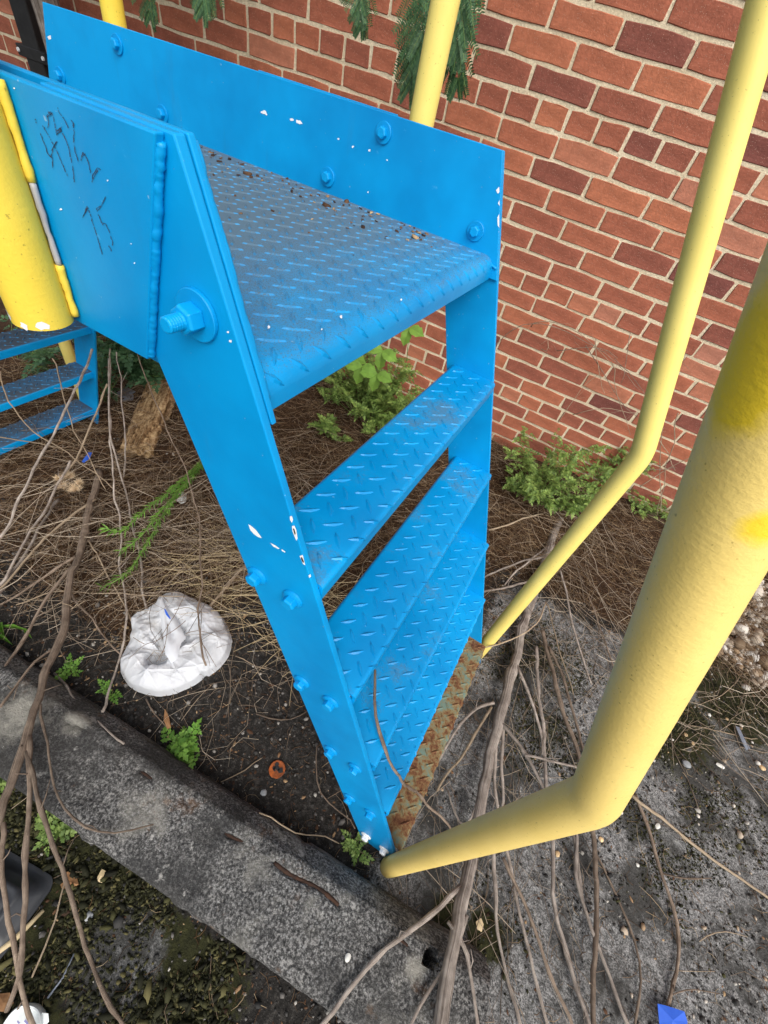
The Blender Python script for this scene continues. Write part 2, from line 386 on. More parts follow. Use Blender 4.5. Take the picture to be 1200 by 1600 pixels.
    slab = mix(nt, ramp(nt, v1, [(0.10, g3(0.7)), (0.22, g3(0))]), slab, (0.42, 0.41, 0.40))
    slab = mix(nt, ramp(nt, v2, [(0.16, g3(0.75)), (0.26, g3(0))]), slab, (0.06, 0.06, 0.058))
    slab = mix(nt, ramp(nt, n1, [(0.43, g3(0.92)), (0.53, g3(0))]), slab, mix(nt, n2, (0.018, 0.018, 0.016), (0.085, 0.083, 0.078)))
    mossc = ramp(nt, n2, [(0.3, (0.012, 0.013, 0.007)), (0.6, (0.035, 0.036, 0.014)), (0.8, (0.085, 0.080, 0.030))])
    def edge(att, w=0.55):
        f = math_(nt, 'ADD', att, math_(nt, 'MULTIPLY', math_(nt, 'SUBTRACT', math_(nt, 'ADD', math_(nt, 'MULTIPLY', n1, 0.55), math_(nt, 'MULTIPLY', n2, 0.45)), 0.5), w * 2))
        return ramp(nt, f, [(0.42, g3(0)), (0.58, g3(1))])
    col = mix(nt, edge(conc), soil, slab)
    col = mix(nt, edge(dry, 0.4), col, brown)
    col = mix(nt, edge(moss, 0.8), col, mossc)
    nt.links.new(col, b.inputs['Base Color'])
    bump(nt, b, math_(nt, 'ADD', math_(nt, 'MULTIPLY', n2, 1.0), math_(nt, 'MULTIPLY', n3, 0.5)), 0.9, 0.008)
    M['ground'] = m
build_materials()

# ------------------------------------------------------------------ mesh collector
class MB:
    def __init__(s): s.v = []; s.f = []; s.uv = []
    def add(s, vs, fs, uv=None):
        k = len(s.v); s.v.extend([tuple(map(float, p)) for p in vs])
        s.f.extend([tuple(i + k for i in f) for f in fs])
        s.uv.extend(uv if uv is not None else [(0, 0)] * len(vs))
    def box(s, lo, hi, mat=None):
        x0, y0, z0 = lo; x1, y1, z1 = hi
        vs = [(x0, y0, z0), (x1, y0, z0), (x1, y1, z0), (x0, y1, z0), (x0, y0, z1), (x1, y0, z1), (x1, y1, z1), (x0, y1, z1)]
        s.add(vs, [(0, 3, 2, 1), (4, 5, 6, 7), (0, 1, 5, 4), (1, 2, 6, 5), (2, 3, 7, 6), (3, 0, 4, 7)])
    def prism_y(s, poly, y0, y1):         # polygon in x,z; extruded along y
        n = len(poly)
        vs = [(x, y0, z) for x, z in poly] + [(x, y1, z) for x, z in poly]
        fs = [tuple(range(n)), tuple(range(2 * n - 1, n - 1, -1))] + [(i + n, (i + 1) % n + n, (i + 1) % n, i) for i in range(n)]
        s.add(vs, fs)
    def tube(s, path, rad, sides=8, cap=True, wob=0.0, rng=None):
        P = [np.array(p, float) for p in path]; n = len(P)
        R = rad if hasattr(rad, '__len__') else [rad] * n
        t0 = P[1] - P[0]; ref = np.array([0, 0, 1.0]) if abs(t0[2]) < 0.9 * np.linalg.norm(t0) else np.array([1.0, 0, 0])
        vs = []; uv = []; L = 0
        for i in range(n):
            t = (P[min(i + 1, n - 1)] - P[max(i - 1, 0)]); t = t / (np.linalg.norm(t) + 1e-12)
            a = ref - t * (ref @ t); a /= np.linalg.norm(a) + 1e-12; b = np.cross(t, a); ref = a
            if i: L += np.linalg.norm(P[i] - P[i - 1])
            for k in range(sides):
                g = 2 * math.pi * k / sides
                r = R[i] * (1 + (rng.uniform(-wob, wob) if rng is not None and wob else 0))
                vs.append(P[i] + (a * math.cos(g) + b * math.sin(g)) * r)
                uv.append((k / sides, L))
        fs = [(i * sides + k, i * sides + (k + 1) % sides, (i + 1) * sides + (k + 1) % sides, (i + 1) * sides + k) for i in range(n - 1) for k in range(sides)]
        if cap: fs += [tuple(range(sides - 1, -1, -1)), tuple((n - 1) * sides + k for k in range(sides))]
        s.add(vs, fs, uv)
    def mesh(s, name, mat, smooth=False, bevel=0.0, segs=2, flip_x=None):
        me = bpy.data.meshes.new(name)
        v = s.v; f = s.f
        if flip_x is not None:
            v = [(2 * flip_x - x, y, z) for x, y, z in v]; f = [tuple(reversed(q)) for q in f]
        me.from_pydata(v, [], f)
        if any(u != (0, 0) for u in s.uv):
            lay = me.uv_layers.new(name='UVMap')
            li = np.zeros(len(me.loops), np.int32); me.loops.foreach_get('vertex_index', li)
            lay.data.foreach_set('uv', np.array(s.uv, np.float32)[li].ravel())
        if bevel:
            bm = bmesh.new(); bm.from_mesh(me)
            bmesh.ops.recalc_face_normals(bm, faces=bm.faces)
            es = [e for e in bm.edges if len(e.link_faces) == 2 and e.calc_face_angle(0) > 0.5]
            bmesh.ops.bevel(bm, geom=es, offset=bevel, segments=segs, affect='EDGES', profile=0.5)
            bm.to_mesh(me); bm.free()
        me.materials.append(mat)
        if smooth:
            me.polygons.foreach_set('use_smooth', [True] * len(me.polygons))
        me.update()
        return me
    def build(s, name, mat, parent=None, **kw):
        return link(name, s.mesh(name, mat, **kw), parent)
def link(name, data, parent=None, loc=None):
    o = bpy.data.objects.new(name, data); COL.objects.link(o)
    if parent is not None: o.parent = parent
    if loc is not None: o.location = loc
    return o
def tag(o, label=None, cat=None, group=None, kind=None):
    if label: o['label'] = label
    if cat: o['category'] = cat
    if group: o['group'] = group
    if kind: o['kind'] = kind
    return o
def empty(name, loc, label, cat, group=None):
    o = bpy.data.objects.new(name, None); COL.objects.link(o); o.location = loc
    o.empty_display_size = 0.05
    return tag(o, label, cat, group)
def auto_smooth(o, deg=35):
    me = o.data
    me.polygons.foreach_set('use_smooth', [True] * len(me.polygons))
    me.set_sharp_from_angle(angle=math.radians(deg))
    return o
def raw(name, V, F, mat, parent=None, smooth=False, kind=None):
    me = bpy.data.meshes.new(name)
    V = np.asarray(V, np.float32); F = np.asarray(F, np.int32); n = F.shape[1]
    me.vertices.add(len(V)); me.vertices.foreach_set('co', V.ravel())
    me.loops.add(F.size); me.loops.foreach_set('vertex_index', F.ravel())
    me.polygons.add(len(F)); me.polygons.foreach_set('loop_start', np.arange(0, F.size, n, dtype=np.int32))
    me.polygons.foreach_set('loop_total', np.full(len(F), n, np.int32)) if hasattr(me.polygons[0], 'loop_total') and False else None
    me.update(calc_edges=True); me.validate()
    me.materials.append(mat)
    if smooth: me.polygons.foreach_set('use_smooth', [True] * len(me.polygons))
    o = link(name, me, parent)
    if kind: o['kind'] = kind
    return o

# ------------------------------------------------------------------ ground
def zones(x, y):
    n = fbm(x * 1.7 + 9, y * 1.7 + 3, 5)
    conc = sstep(0.22, 0.42, x - 0.12 * (y < -0.1)) * sstep(1.08, 0.94, y - 0.083 * x + 0.02)
    conc = np.maximum(conc, 1.0 * np.exp(-((x + 0.06) ** 2 + (y + 0.42) ** 2) / 0.014))
    conc = np.maximum(conc, 0.40 * np.exp(-((x - 0.05) ** 2 + (y - 0.15) ** 2) / 0.05))
    dry = np.maximum(sstep(0.30, 0.55, y + 0.10 * n) * sstep(0.45, 0.1, x), sstep(0.98, 1.10, y - 0.083 * x))
    dry = np.maximum(dry, .9 * sstep(-0.30, -0.6, x) * sstep(-0.08, 0.12, y))
    moss = 0.85 * sstep(-0.27, -0.33, y) * sstep(0.30, 0.1, x)
    for (cx, cy, r, a) in ((1.02, 0.80, 0.05, .8), (1.25, 1.05, 0.05, .75), (0.62, 0.55, 0.025, .5), (0.55, 0.75, .03, .5), (0.60, 0.00, 0.004, .9), (0.50, -0.02, .003, .9), (1.0, 0.45, .02, .4)):
        moss = np.maximum(moss, a * np.exp(-((x - cx) ** 2 + (y - cy) ** 2) / r))
    moss = moss * (1 - 0.9 * np.exp(-((x + 0.07) ** 2 + (y + 0.42) ** 2) / 0.008))
    return conc, dry, moss
def ground_z(x, y):
    conc, dry, moss = zones(x, y)
    rough = 0.004 + 0.018 * dry + 0.006 * moss
    h = (fbm(x * 9, y * 9, 21) - 0.5) * 2 * rough + (fbm(x * 45, y * 45, 31, 3) - 0.5) * (0.003 + 0.010 * dry + 0.008 * moss)
    h = h + 0.05 * sstep(1.25, 1.8, y) + 0.035 * dry * sstep(0.9, 1.5, y)
    h = h + 0.03 * sstep(-0.8, -1.5, x) * dry
    return h
def make_ground():
    def axis(lo, hi, step, far):
        a = list(np.arange(lo, hi + 1e-6, step)); l = []; d = step * 3; p = lo
        while p > -far: p -= d; l.append(p); d *= 1.5
        r = []; d = step * 3; p = hi
        while p < far: p += d; r.append(p); d *= 1.5
        return np.array(l[::-1] + a + r)
    xs = axis(-2.0, 1.9, 0.011, 40); ys = axis(-0.8, 1.9, 0.011, 40)
    X, Y = np.meshgrid(xs, ys); Z = ground_z(X, Y)
    V = np.stack([X, Y, Z], -1).reshape(-1, 3); nx, ny = len(xs), len(ys)
    i = np.arange(nx * ny).reshape(ny, nx)
    F = np.stack([i[:-1, :-1], i[:-1, 1:], i[1:, 1:], i[1:, :-1]], -1).reshape(-1, 4)
    o = raw('ground', V, F, M['ground'], smooth=True, kind='structure')
    conc, dry, moss = zones(V[:, 0], V[:, 1])
    at = o.data.color_attributes.new('zone', 'FLOAT_COLOR', 'POINT')
    at.data.foreach_set('color', np.stack([conc, dry, moss, np.ones_like(conc)], -1).astype(np.float32).ravel())
make_ground()

# ------------------------------------------------------------------ brick wall
HB, CO = 0.10351, 0.0677            # header pitch, course height
WX0, WZ0 = -1.64588, 1.28145
ROW_OFF = {8: 1.5, 7: None, 6: .5, 5: 1.5, 4: .5, 3: 1.5, 2: .5, 1: 1.5, 0: None, -1: 1.0, -2: .5, -3: 1.4, -4: .35, -5: 1.45, -6: .5, -7: None,
           -8: .54, -9: 1.45, -10: .48, -11: 1.87, -12: .5, -13: 1.55, -14: None, -15: .4, -16: 1.5, -17: .5, -18: 1.5, -19: .5, -20: 1.5, -21: None, -22: .5}
HEAD_OFF = {7: 0.0, 0: 0.0, -7: 0.72, -14: 0.83, -21: 0.0}
def brick_mesh(w, h, seed):
    rg = random.Random(seed); mb = MB()
    k = 0.0042
    def ringpts(inset, y, jit, nx=3, nz=2):
        pts = []
        x0, x1, z0, z1 = -w / 2 + inset, w / 2 - inset, -h / 2 + inset, h / 2 - inset
        c = 0.0028
        base = [(x0 + c, z0)] + [(x0 + (x1 - x0) * t / nx, z0) for t in range(1, nx)] + [(x1 - c, z0), (x1, z0 + c)] + \
               [(x1, z1 - c), (x1 - c, z1)] + [(x1 - (x1 - x0) * t / nx, z1) for t in range(1, nx)] + [(x0 + c, z1), (x0, z1 - c), (x0, z0 + c)]
        return [(x, z) for x, z in base]
    r0 = ringpts(0, 0, 0); j = [(rg.uniform(-1, 1) * k * 0.55, rg.uniform(-1, 1) * k * 0.55) for _ in r0]
    n = len(r0)
    back = [(x + a, 0.030, z + b) for (x, z), (a, b) in zip(r0, j)]
    mid = [(x + a, 0.0022, z + b) for (x, z), (a, b) in zip(r0, j)]
    r1 = ringpts(0.0017, 0, 0)
    front = [(x + a, rg.uniform(-0.0004, 0.0004), z + b) for (x, z), (a, b) in zip(r1, j)]
    vs = back + mid + front
    fs = [(i, (i + 1) % n, n + (i + 1) % n, n + i) for i in range(n)] + [(n + i, n + (i + 1) % n, 2 * n + (i + 1) % n, 2 * n + i) for i in range(n)]
    fs.append(tuple(2 * n + i for i in range(n)))
    fs = [tuple(f) for f in fs]
    mb.add(vs, fs)
    return mb
def make_wall():
    root = empty('brick_wall', (WO[0], WO[1], WO[2]), 'red brick wall with pale mortar joints standing behind the blue steel stair', 'wall')
    R4 = Matrix([[WF[0, 0], WF[0, 1], WF[0, 2], WO[0]], [WF[1, 0], WF[1, 1], WF[1, 2], WO[1]], [WF[2, 0], WF[2, 1], WF[2, 2], WO[2]], [0, 0, 0, 1]])
    root.matrix_world = R4
    A0, A1 = -3.6, 3.2
    # mortar body behind the bricks
    mb = MB(); mb.box((A0, 0.0024, -0.35), (A1, 0.25, 2.9)); mb.build('mortar', M['mortar'], root)
    jt = 0.0098
    items = []
    for r in range(-24, 24):
        z = WZ0 + (r + 0.5) * CO
        off = ROW_OFF.get(r, (0.5 + (r % 2)) if r % 7 else None)
        hdr = off is None
        p = 1 if hdr else 2
        o = HEAD_OFF.get(r, 0.0) if hdr else off
        k0 = int((A0 - WX0) / HB / p) - 1
        js = []
        for k in range(k0, k0 + int((A1 - A0) / HB / p) + 3):
            js.append(WX0 + HB * (o + p * k) + random.uniform(-0.004, 0.004))
        for a, b in zip(js[:-1], js[1:]):
            if b < A0 or a > A1: continue
            items.append(((a + b) / 2, z + random.uniform(-0.0015, 0.0015), (b - a) - jt + random.uniform(-.002, .002), hdr))
    def hidden(u, v):
        # behind the side plates, the platform and the two right handrails
        if 40 < u < 785 and v > 20 + (u - 71) * 0.315 + 14 and u < 690 and v < 470: return True
        if u > 690 and u < 780 and v > 235: return True
        if u < 440 and v > 100: return True
        return False
    cand = []
    for it in items:
        P = wall_xyz(it[0], it[1]); u, v, d = project(P)
        s = it[2] / d * d ** -1
        vis = d > 0.2 and -60 < u < 1260 and -45 < v < 860 and not hidden(u, v)
        cand.append((0 if vis else 1, -s, it))
    cand.sort(key=lambda c: (c[0], c[1]))
    lib_s = [brick_mesh(2 * HB - jt, CO - 0.0106, i) for i in range(9)]
    lib_h = [brick_mesh(HB - jt, CO - 0.0106, 50 + i) for i in range(7)]
    ms = [m.mesh('brick', M['brick_piece']) for m in lib_s]; mh = [m.mesh('brick', M['brick_piece']) for m in lib_h]
    VV = []; FF = []
    rest = MB()
    for i, (flag, s, it) in enumerate(cand):
        a, z, w, hdr = it
        k = random.randrange(7); ref = (HB if hdr else 2 * HB) - jt
        dy = random.uniform(-0.0018, 0.0012); tl = random.uniform(-0.006, 0.006); fl = random.choice((-1, 1))
        if i < 298 and flag == 0:
            o = link('brick', (mh if hdr else ms)[k], root, (a, dy, z))
            o.scale = (w / ref, 1, 1); o.rotation_euler = (0, tl, 0)
        else:
            src = (lib_h if hdr else lib_s)[k]
            rest.add([(a + x * w / ref, y + dy, z + zz) for x, y, zz in src.v], src.f)
    o = rest.build('brick_courses', M['brick_rest'], root); o['kind'] = 'stuff'
make_wall()

# ------------------------------------------------------------------ the blue stair
W = 0.61; SL = 0.3732; AR = 0.3571; AL = 0.2488; ZT = 1.2656; XC = -0.6314
def xr(z): return AR - SL * z
def xl(z): return AL - SL * z
STAIR = empty('crossover_stair', (XC, W / 2, 0), 'blue steel crossover stair with chequer plate treads and yellow pipe handrails', 'stair')
def spart(name, mb, mat, parent=None, **kw):
    o = mb.build(name, mat, parent or STAIR, **kw)
    if parent is None: o.location = (-XC, -W / 2, 0)
    return o
def shape(poly, y0, y1, bev=0.0012):
    mb = MB(); mb.prism_y(poly, y0, y1); return mb
def mirror(mb):
    q = MB(); q.v = [(2 * XC - x, y, z) for x, y, z in mb.v]; q.f = [tuple(reversed(f)) for f in mb.f]; q.uv = list(mb.uv); return q

# stringers: near pair (y 0 .. 8 mm) and far pair
def stringer_poly(foot=-0.02):
    return [(xl(ZT), ZT), (xl(foot), foot), (xr(foot), foot), (xr(ZT), ZT)]
for y0, y1 in ((0.0, 0.008), (W + 0.0062, W + 0.0142)):
    for fl in (False, True):
        mb = shape(stringer_poly(), y0, y1)
        if fl: mb = mirror(mb)
        spart('stringer', mb, M['blue'], bevel=0.0012)
# inner side plates flush with the sloping ends
pl = [(xr(1.1), 1.1), (xr(ZT + .0004), ZT + .0004), (2 * XC - xr(ZT + .0004), ZT + .0004), (2 * XC - xr(1.1), 1.1)]
SIDE_N = spart('side_plate', shape(pl, 0.0095, 0.0150), M['blue'], bevel=0.001)
SIDE_F = spart('side_plate', shape(pl, W, W + 0.006), M['blue'], bevel=0.001)
# backing strip lapped behind the far plate
lap = [(-0.60, 1.2), (-0.60, ZT + .0016), (-0.31, ZT + .0016), (-0.31, 1.2)]
spart('lap_strip', shape(lap, W + 0.0145, W + 0.019), M['blue'], bevel=0.001)
# outer cover plate of the near side, ending in a slanted weld
op = [(-0.169, 1.113), (-0.121, 1.2645), (2 * XC + 0.121, 1.2645), (2 * XC + 0.169, 1.113)]
OUT = spart('cover_plate', shape(op, -0.007, -0.0003), M['blue'], bevel=0.0012)
OUT['label'] = 'outer blue cover plate with pen scribble'
def weld(p0, p1, r, n, seed, name='weld_bead', parent=None, mat='blue'):
    rg = np.random.default_rng(seed); p0 = np.array(p0); p1 = np.array(p1)
    path = []; rad = []
    for i in range(n + 1):
        t = i / n; path.append(p0 + (p1 - p0) * t + rg.normal(0, r * 0.06, 3)); rad.append(r * (rg.uniform(0.92, 1.08) + .10 * math.sin(i * .55 + 2 * math.sin(i * .21))))
    mb = MB(); mb.tube(path, rad, 8)
    return spart(name, mb, M[mat], parent, smooth=True)
weld((-0.1685, -0.0030, 1.115), (-0.1225, -0.0030, 1.260), 0.0030, 90, 3)
# ragged weld run between inner plate and platform / stringer edge
weld((xr(1.262) - .0035, 0.0155, 1.262), (xr(1.118) - .0035, 0.0155, 1.118), 0.0026, 40, 5)
weld((xr(1.262) - .0015, W - 0.001, 1.262 - .13), (xr(1.118) - .0015, W - 0.001, 1.118), 0.0018, 12, 6)

# chequer plate: lug pattern on a folded plate
def lug(mb, c, d, n, t, L=0.0275, Wd=0.0085, H=0.0017):
    c = np.array(c); d = np.array(d); n = np.array(n); s = np.cross(n, d)
    pts = []
    prof = [(-.5, 0), (-.28, .30), (0, .5), (.28, .30), (.5, 0), (.28, -.30), (0, -.5), (-.28, -.30)]
    for a, b in prof: pts.append(c + d * a * L + s * b * Wd)
    for a, b in prof: pts.append(c + d * a * L * 0.80 + s * b * Wd * 0.35 + n * H)
    fs = [(i, (i + 1) % 8, 8 + (i + 1) % 8, 8 + i) for i in range(8)] + [tuple(range(8, 16))]
    mb.add(pts, fs)
def folded_plate(mb, xb, xf, y0, y1, z, rb, drop, th=0.005, back=True, seed=0):
    # section: top from back to front, rounded nose, front flange; closed thin profile
    def arc(cx, cz, r, a0, a1, n=7):
        return [(cx + r * math.cos(a0 + (a1 - a0) * i / n), cz + r * math.sin(a0 + (a1 - a0) * i / n)) for i in range(n + 1)]
    outer = []
    if back:
        outer += [(xb, z - drop)] + arc(xb + rb, z - rb, rb, math.pi, math.pi / 2)
    else:
        outer += [(xb, z)]
    outer += arc(xf - rb, z - rb, rb, math.pi / 2, 0) + [(xf, z - drop)]
    inner = []
    r2 = max(rb - th, 0.001)
    inner += [(xf - th, z - drop)] + arc(xf - rb, z - rb, r2, 0, math.pi / 2)
    if back: inner += arc(xb + rb, z - rb, r2, math.pi / 2, math.pi) + [(xb + th, z - drop)]
    else: inner += [(xb, z - th)]
    n1, n2 = len(outer), len(inner); poly = outer + inner; n = n1 + n2
    vs = [(x, y0, zz) for x, zz in poly] + [(x, y1, zz) for x, zz in poly]
    fs = [(i, (i + 1) % n, (i + 1) % n + n, i + n) for i in range(n)]
    if back:
        k = n1
        for side in (0, n):
            for i in range(n1 - 1):
                j = n - 1 - i; jj = n - 2 - i
                q = (i, i + 1, jj, j)
                q = tuple(a + side for a in q)
                fs.append(q if side else tuple(reversed(q)))
    else:
        fs += [tuple(range(n)), tuple(range(2 * n - 1, n - 1, -1))]
    mb.add(vs, fs)
def lugs_on(mb, xb, xf, y0, y1, z, rb, drop, ox=0.0, oy=0.0, pitch=0.0360, seed=0, H=0.0016):
    # walk along the unrolled section so that lugs bend over the nose
    flat_len = (xf - rb) - xb
    arc_len = rb * math.pi / 2
    total = flat_len + arc_len + max(0, drop - rb)
    def at(s):
        if s <= flat_len: return (xb + s, z), (1, 0), (0, 1)
        if s <= flat_len + arc_len:
            a = (s - flat_len) / rb
            return (xf - rb + rb * math.sin(a), z - rb + rb * math.cos(a)), (math.cos(a), -math.sin(a)), (math.sin(a), math.cos(a))
        return (xf, z - rb - (s - flat_len - arc_len)), (0, -1), (1, 0)
    L = 0.0275; half = L * 0.5 * 0.7071
    ny = int((y1 - y0) / pitch) + 2; nx = int(total / pitch) + 3
    rg = random.Random(seed)
    for i in range(-1, nx):
        for j in range(-1, ny):
            for typ in (0, 1):
                s = ox + (i + 0.5 * typ) * pitch; y = y0 + oy + (j + 0.5 * typ) * pitch
                if s - half < 0.003 or s + half > total - 0.002 or y - half < y0 + 0.002 or y + half > y1 - 0.002: continue
                sg = 1 if typ == 0 else -1
                # eight-point lug following the section
                prof = [(-.5, 0), (-.28, .30), (0, .5), (.28, .30), (.5, 0), (.28, -.30), (0, -.5), (-.28, -.30)]
                pts = []
                for lev in (0, 1):
                    for a, b in prof:
                        la = a * L * (0.80 if lev else 1); wb = b * 0.0078 * (0.14 if lev else 1)
                        ds = (la + wb * -1) * 0.7071; dy = (la + wb) * 0.7071 * sg
                        (px, pz), _, (nx_, nz_) = at(s + ds)
                        hh = H if lev else -0.0002
                        pts.append((px + nx_ * hh, y + dy, pz + nz_ * hh))
                fs = [(q, (q + 1) % 8, 8 + (q + 1) % 8, 8 + q) for q in range(8)] + [tuple(range(8, 16))]
                if sg > 0: fs = [tuple(reversed(f)) for f in fs]
                mb.add(pts, fs)
def tread(name, xb, xf, z, mat, ox, oy, label=None, drop=0.026, mir=False, seed=0, rb=0.0075, H=0.0017, y0=0.0085, y1=W + 0.0058):
    mb = MB(); folded_plate(mb, xb, xf, y0, y1, z, rb, drop)
    lugs_on(mb, xb, xf, y0, y1, z, rb, drop, ox, oy, seed=seed, H=H)
    if mir: mb = mirror(mb)
    o = spart(name, mb, M[mat]); auto_smooth(o, 17)
    me = o.data; bm = bmesh.new(); bm.from_mesh(me); bmesh.ops.recalc_face_normals(bm, faces=bm.faces); bm.to_mesh(me); bm.free()
    if label: o['label'] = label
    return o
PZ = 1.1325
TREADS = [(-0.0820, 0.0177, 0.9285, 'blue_worn'), (-0.0035, 0.0964, 0.7240, 'blue_worn'), (0.0755, 0.1750, 0.5210, 'blue_worn'), (0.1500, 0.2495, 0.3165, 'blue'), (0.2310, 0.3360, 0.1080, 'rust')]
for i, (xb, xf, z, mt) in enumerate(TREADS):
    tread('tread', xb, xf, z, mt, 0.022 + 0.007 * i, 0.044 + 0.011 * i, 'rusty bottom tread of bare chequer plate' if mt == 'rust' else None, seed=i, H=0.0026 if mt == 'rust' else 0.0015)
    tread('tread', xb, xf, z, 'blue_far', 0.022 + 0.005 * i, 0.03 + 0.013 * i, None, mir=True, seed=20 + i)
# platform, folded down over a round nose at both ends
mb = MB(); px0, px1 = 2 * XC + 0.069, -0.069
def platform_mesh():
    mb = MB()
    folded_plate(mb, px0, px1, 0.0155, W - 0.0005, PZ, 0.021, 0.034, th=0.006)
    lugs_on(mb, XC, px1, 0.0155, W - 0.0005, PZ, 0.021, 0.034, 0.0014, 0.0185, 0.0350, seed=5, H=.0015)
    mm = MB(); lugs_on(mm, XC, px1, 0.0155, W - 0.0005, PZ, 0.021, 0.034, 0.0200, 0.0185, 0.0350, seed=6, H=.0012)
    mm = mirror(mm); mb.add(mm.v, mm.f)
    return mb
PLAT = spart('platform', platform_mesh(), M['blue_dirty']); auto_smooth(PLAT, 17)
bm = bmesh.new(); bm.from_mesh(PLAT.data); bmesh.ops.recalc_face_normals(bm, faces=bm.faces); bm.to_mesh(PLAT.data); bm.free()

# bolts
def hexagon(r, rot): return [(r * math.cos(rot + k * math.pi / 3), r * math.sin(rot + k * math.pi / 3)) for k in range(6)]
def disc_tube(mb, rads_y, sides=20, rot=0.0):
    # revolve/prism about y: list of (y, radius, sides)
    vs = []; fs = []; n = len(rads_y)
    for (y, r) in rads_y:
        for k in range(sides):
            a = rot + 2 * math.pi * k / sides; vs.append((r * math.cos(a), y, r * math.sin(a)))
    for i in range(n - 1):
        for k in range(sides):
            fs.append((i * sides + k, i * sides + (k + 1) % sides, (i + 1) * sides + (k + 1) % sides, (i + 1) * sides + k))
    fs += [tuple(range(sides - 1, -1, -1)), tuple((n - 1) * sides + k for k in range(sides))]
    mb.add(vs, fs)
_bolt = {}
def bolt(kind, x, y, z, rot, mat='blue', facing=-1, parent=None):
    """facing -1: head towards -y"""
    key = (kind, mat)
    if key not in _bolt:
        h = MB(); w = MB()
        if kind == 'flange':
            disc_tube(w, [(0, .0135), (-.0022, .0130), (-.0038, .0100)], 24)
            disc_tube(h, [(-.0030, .0088), (-.0105, .0088), (-.0120, .0074)], 6)
        elif kind == 'hex':
            disc_tube(w, [(0, .0148), (-.0024, .0148), (-.0030, .0140)], 24)
            disc_tube(h, [(-.0026, .0088), (-.0098, .0088), (-.0114, .0072)], 6)
        else:
            disc_tube(w, [(0, .0245), (-.0030, .0245), (-.0037, .0236)], 36)
            disc_tube(h, [(-.0032, .0128), (-.0045, .0142), (-.0165, .0142), (-.0182, .0124)], 6)
            prof = [(-.0175, .0082)]
            for q in range(5): prof += [(-.0190 - q * .0024, .0082), (-.0202 - q * .0024, .0071)]
            prof += [(-.0310, .0080), (-.0325, .0066)]
            disc_tube(h, prof, 18)
        mh = h.mesh('bolt', M[mat], bevel=0.0006, segs=1); mw = w.mesh('washer', M[mat])
        for me in (mh, mw):
            bmm = bmesh.new(); bmm.from_mesh(me); bmesh.ops.recalc_face_normals(bmm, faces=bmm.faces); bmm.to_mesh(me); bmm.free()
        _bolt[key] = (mh, mw)
    mh, mw = _bolt[key]
    b = link('bolt', mh, STAIR, (x - XC, y - W / 2, z)); b.rotation_euler = (0, rot, 0 if facing < 0 else math.pi)
    link('washer', mw, b)
    if kind == 'big': b.scale = (.74, .86, .74)
    return b
rb = random.Random(4)
bolt('big', -0.1118, -0.0005, 1.1690, 0.35)
for i, (xb, xf, z, mt) in enumerate(TREADS):
    xm = (xb + xf) / 2 - 0.006
    for dx in (-.0256, .0256):
        bolt('flange', xm + dx + (0 if i else -.001), -0.0003, z - 0.040 + (-.002 if i < 4 else -.006), rb.uniform(0, 1), 'zinc_bolt' if i == 4 else 'blue')
for (bx, bz) in ((-.118, 1.1585), (-.3215, 1.2415), (-.4235, 1.1570), (-.8390, 1.1590), (-.9410, 1.2400), (-1.1460, 1.1590)):
    bolt('hex', bx, W - 0.0003, bz, rb.uniform(0, 1))
# paint chips showing primer (thin patches, a fraction of a millimetre proud)
def patch(mb, fn, u, v, r, seed, asp=1.0, rot=0.0, jag=0.35):
    rg = random.Random(seed); n = 11; pts = [fn(u, v)]
    for k in range(n):
        a = 2 * math.pi * k / n; q = r * rg.uniform(1 - jag, 1 + jag)
        du, dv = q * math.cos(a) * asp, q * math.sin(a)
        pts.append(fn(u + du * math.cos(rot) - dv * math.sin(rot), v + du * math.sin(rot) + dv * math.cos(rot)))
    mb.add(pts, [(0, 1 + k, 1 + (k + 1) % n) for k in range(n)])
def poly_patch(mb, fn, pts):
    P = [fn(*p) for p in pts]; c = sum(np.array(p) for p in P) / len(P); n = len(P)
    mb.add([c] + P, [(0, 1 + k, 1 + (k + 1) % n) for k in range(n)])
ch = MB()
sN = lambda u, v: PY(u, v, -0.0004)
sNe = lambda u, v: PY(u, v, -0.0006)
poly_patch(ch, sN, [(388, 819), (393, 822), (400, 828), (406, 836), (409, 841), (403, 839), (396, 834), (391, 828)])
poly_patch(ch, sN, [(422, 848), (430, 852), (437, 857), (435, 858), (427, 854)])
poly_patch(ch, sN, [(440, 858), (446, 862), (445, 863.5), (440, 860.5)])
for pts in ([(453, 807), (456, 806), (458, 812), (456, 817), (453, 812)], [(456, 822), (460, 821), (463, 828), (465, 841), (463, 845), (460, 838), (457, 830)],
            [(468, 869), (473, 867), (475, 875), (477, 883), (474, 882), (470, 873)], [(482, 899), (485, 897), (486, 901), (483, 903)]):
    poly_patch(ch, sN, pts)
for k, (u, v, r) in enumerate(((356, 519, 1.6), (360, 533, 2.2), (95, 327, 1.7), (168, 282, 1.3), (205, 381, 1.0), (210, 411, 1.1), (22, 138, 1.4))):
    patch(ch, lambda a, b: PY(a, b, -0.0074 if a < 240 else -0.0004), u, v, r, k)
o = spart('paint_chip', ch, M['primer_white']); o['kind'] = 'stuff'
cr = MB()
for pts in ([(470, 871), (472, 871), (475, 878), (474, 880), (471, 875)], [(457.5, 826), (459.5, 826), (462, 834), (460.5, 836)]):
    poly_patch(cr, lambda u, v: PY(u, v, -0.0008), pts)
o = spart('rust_spot', cr, M['rebar']); o['kind'] = 'stuff'
cf = MB(); fF = lambda u, v: PY(u, v, W - 0.0004)
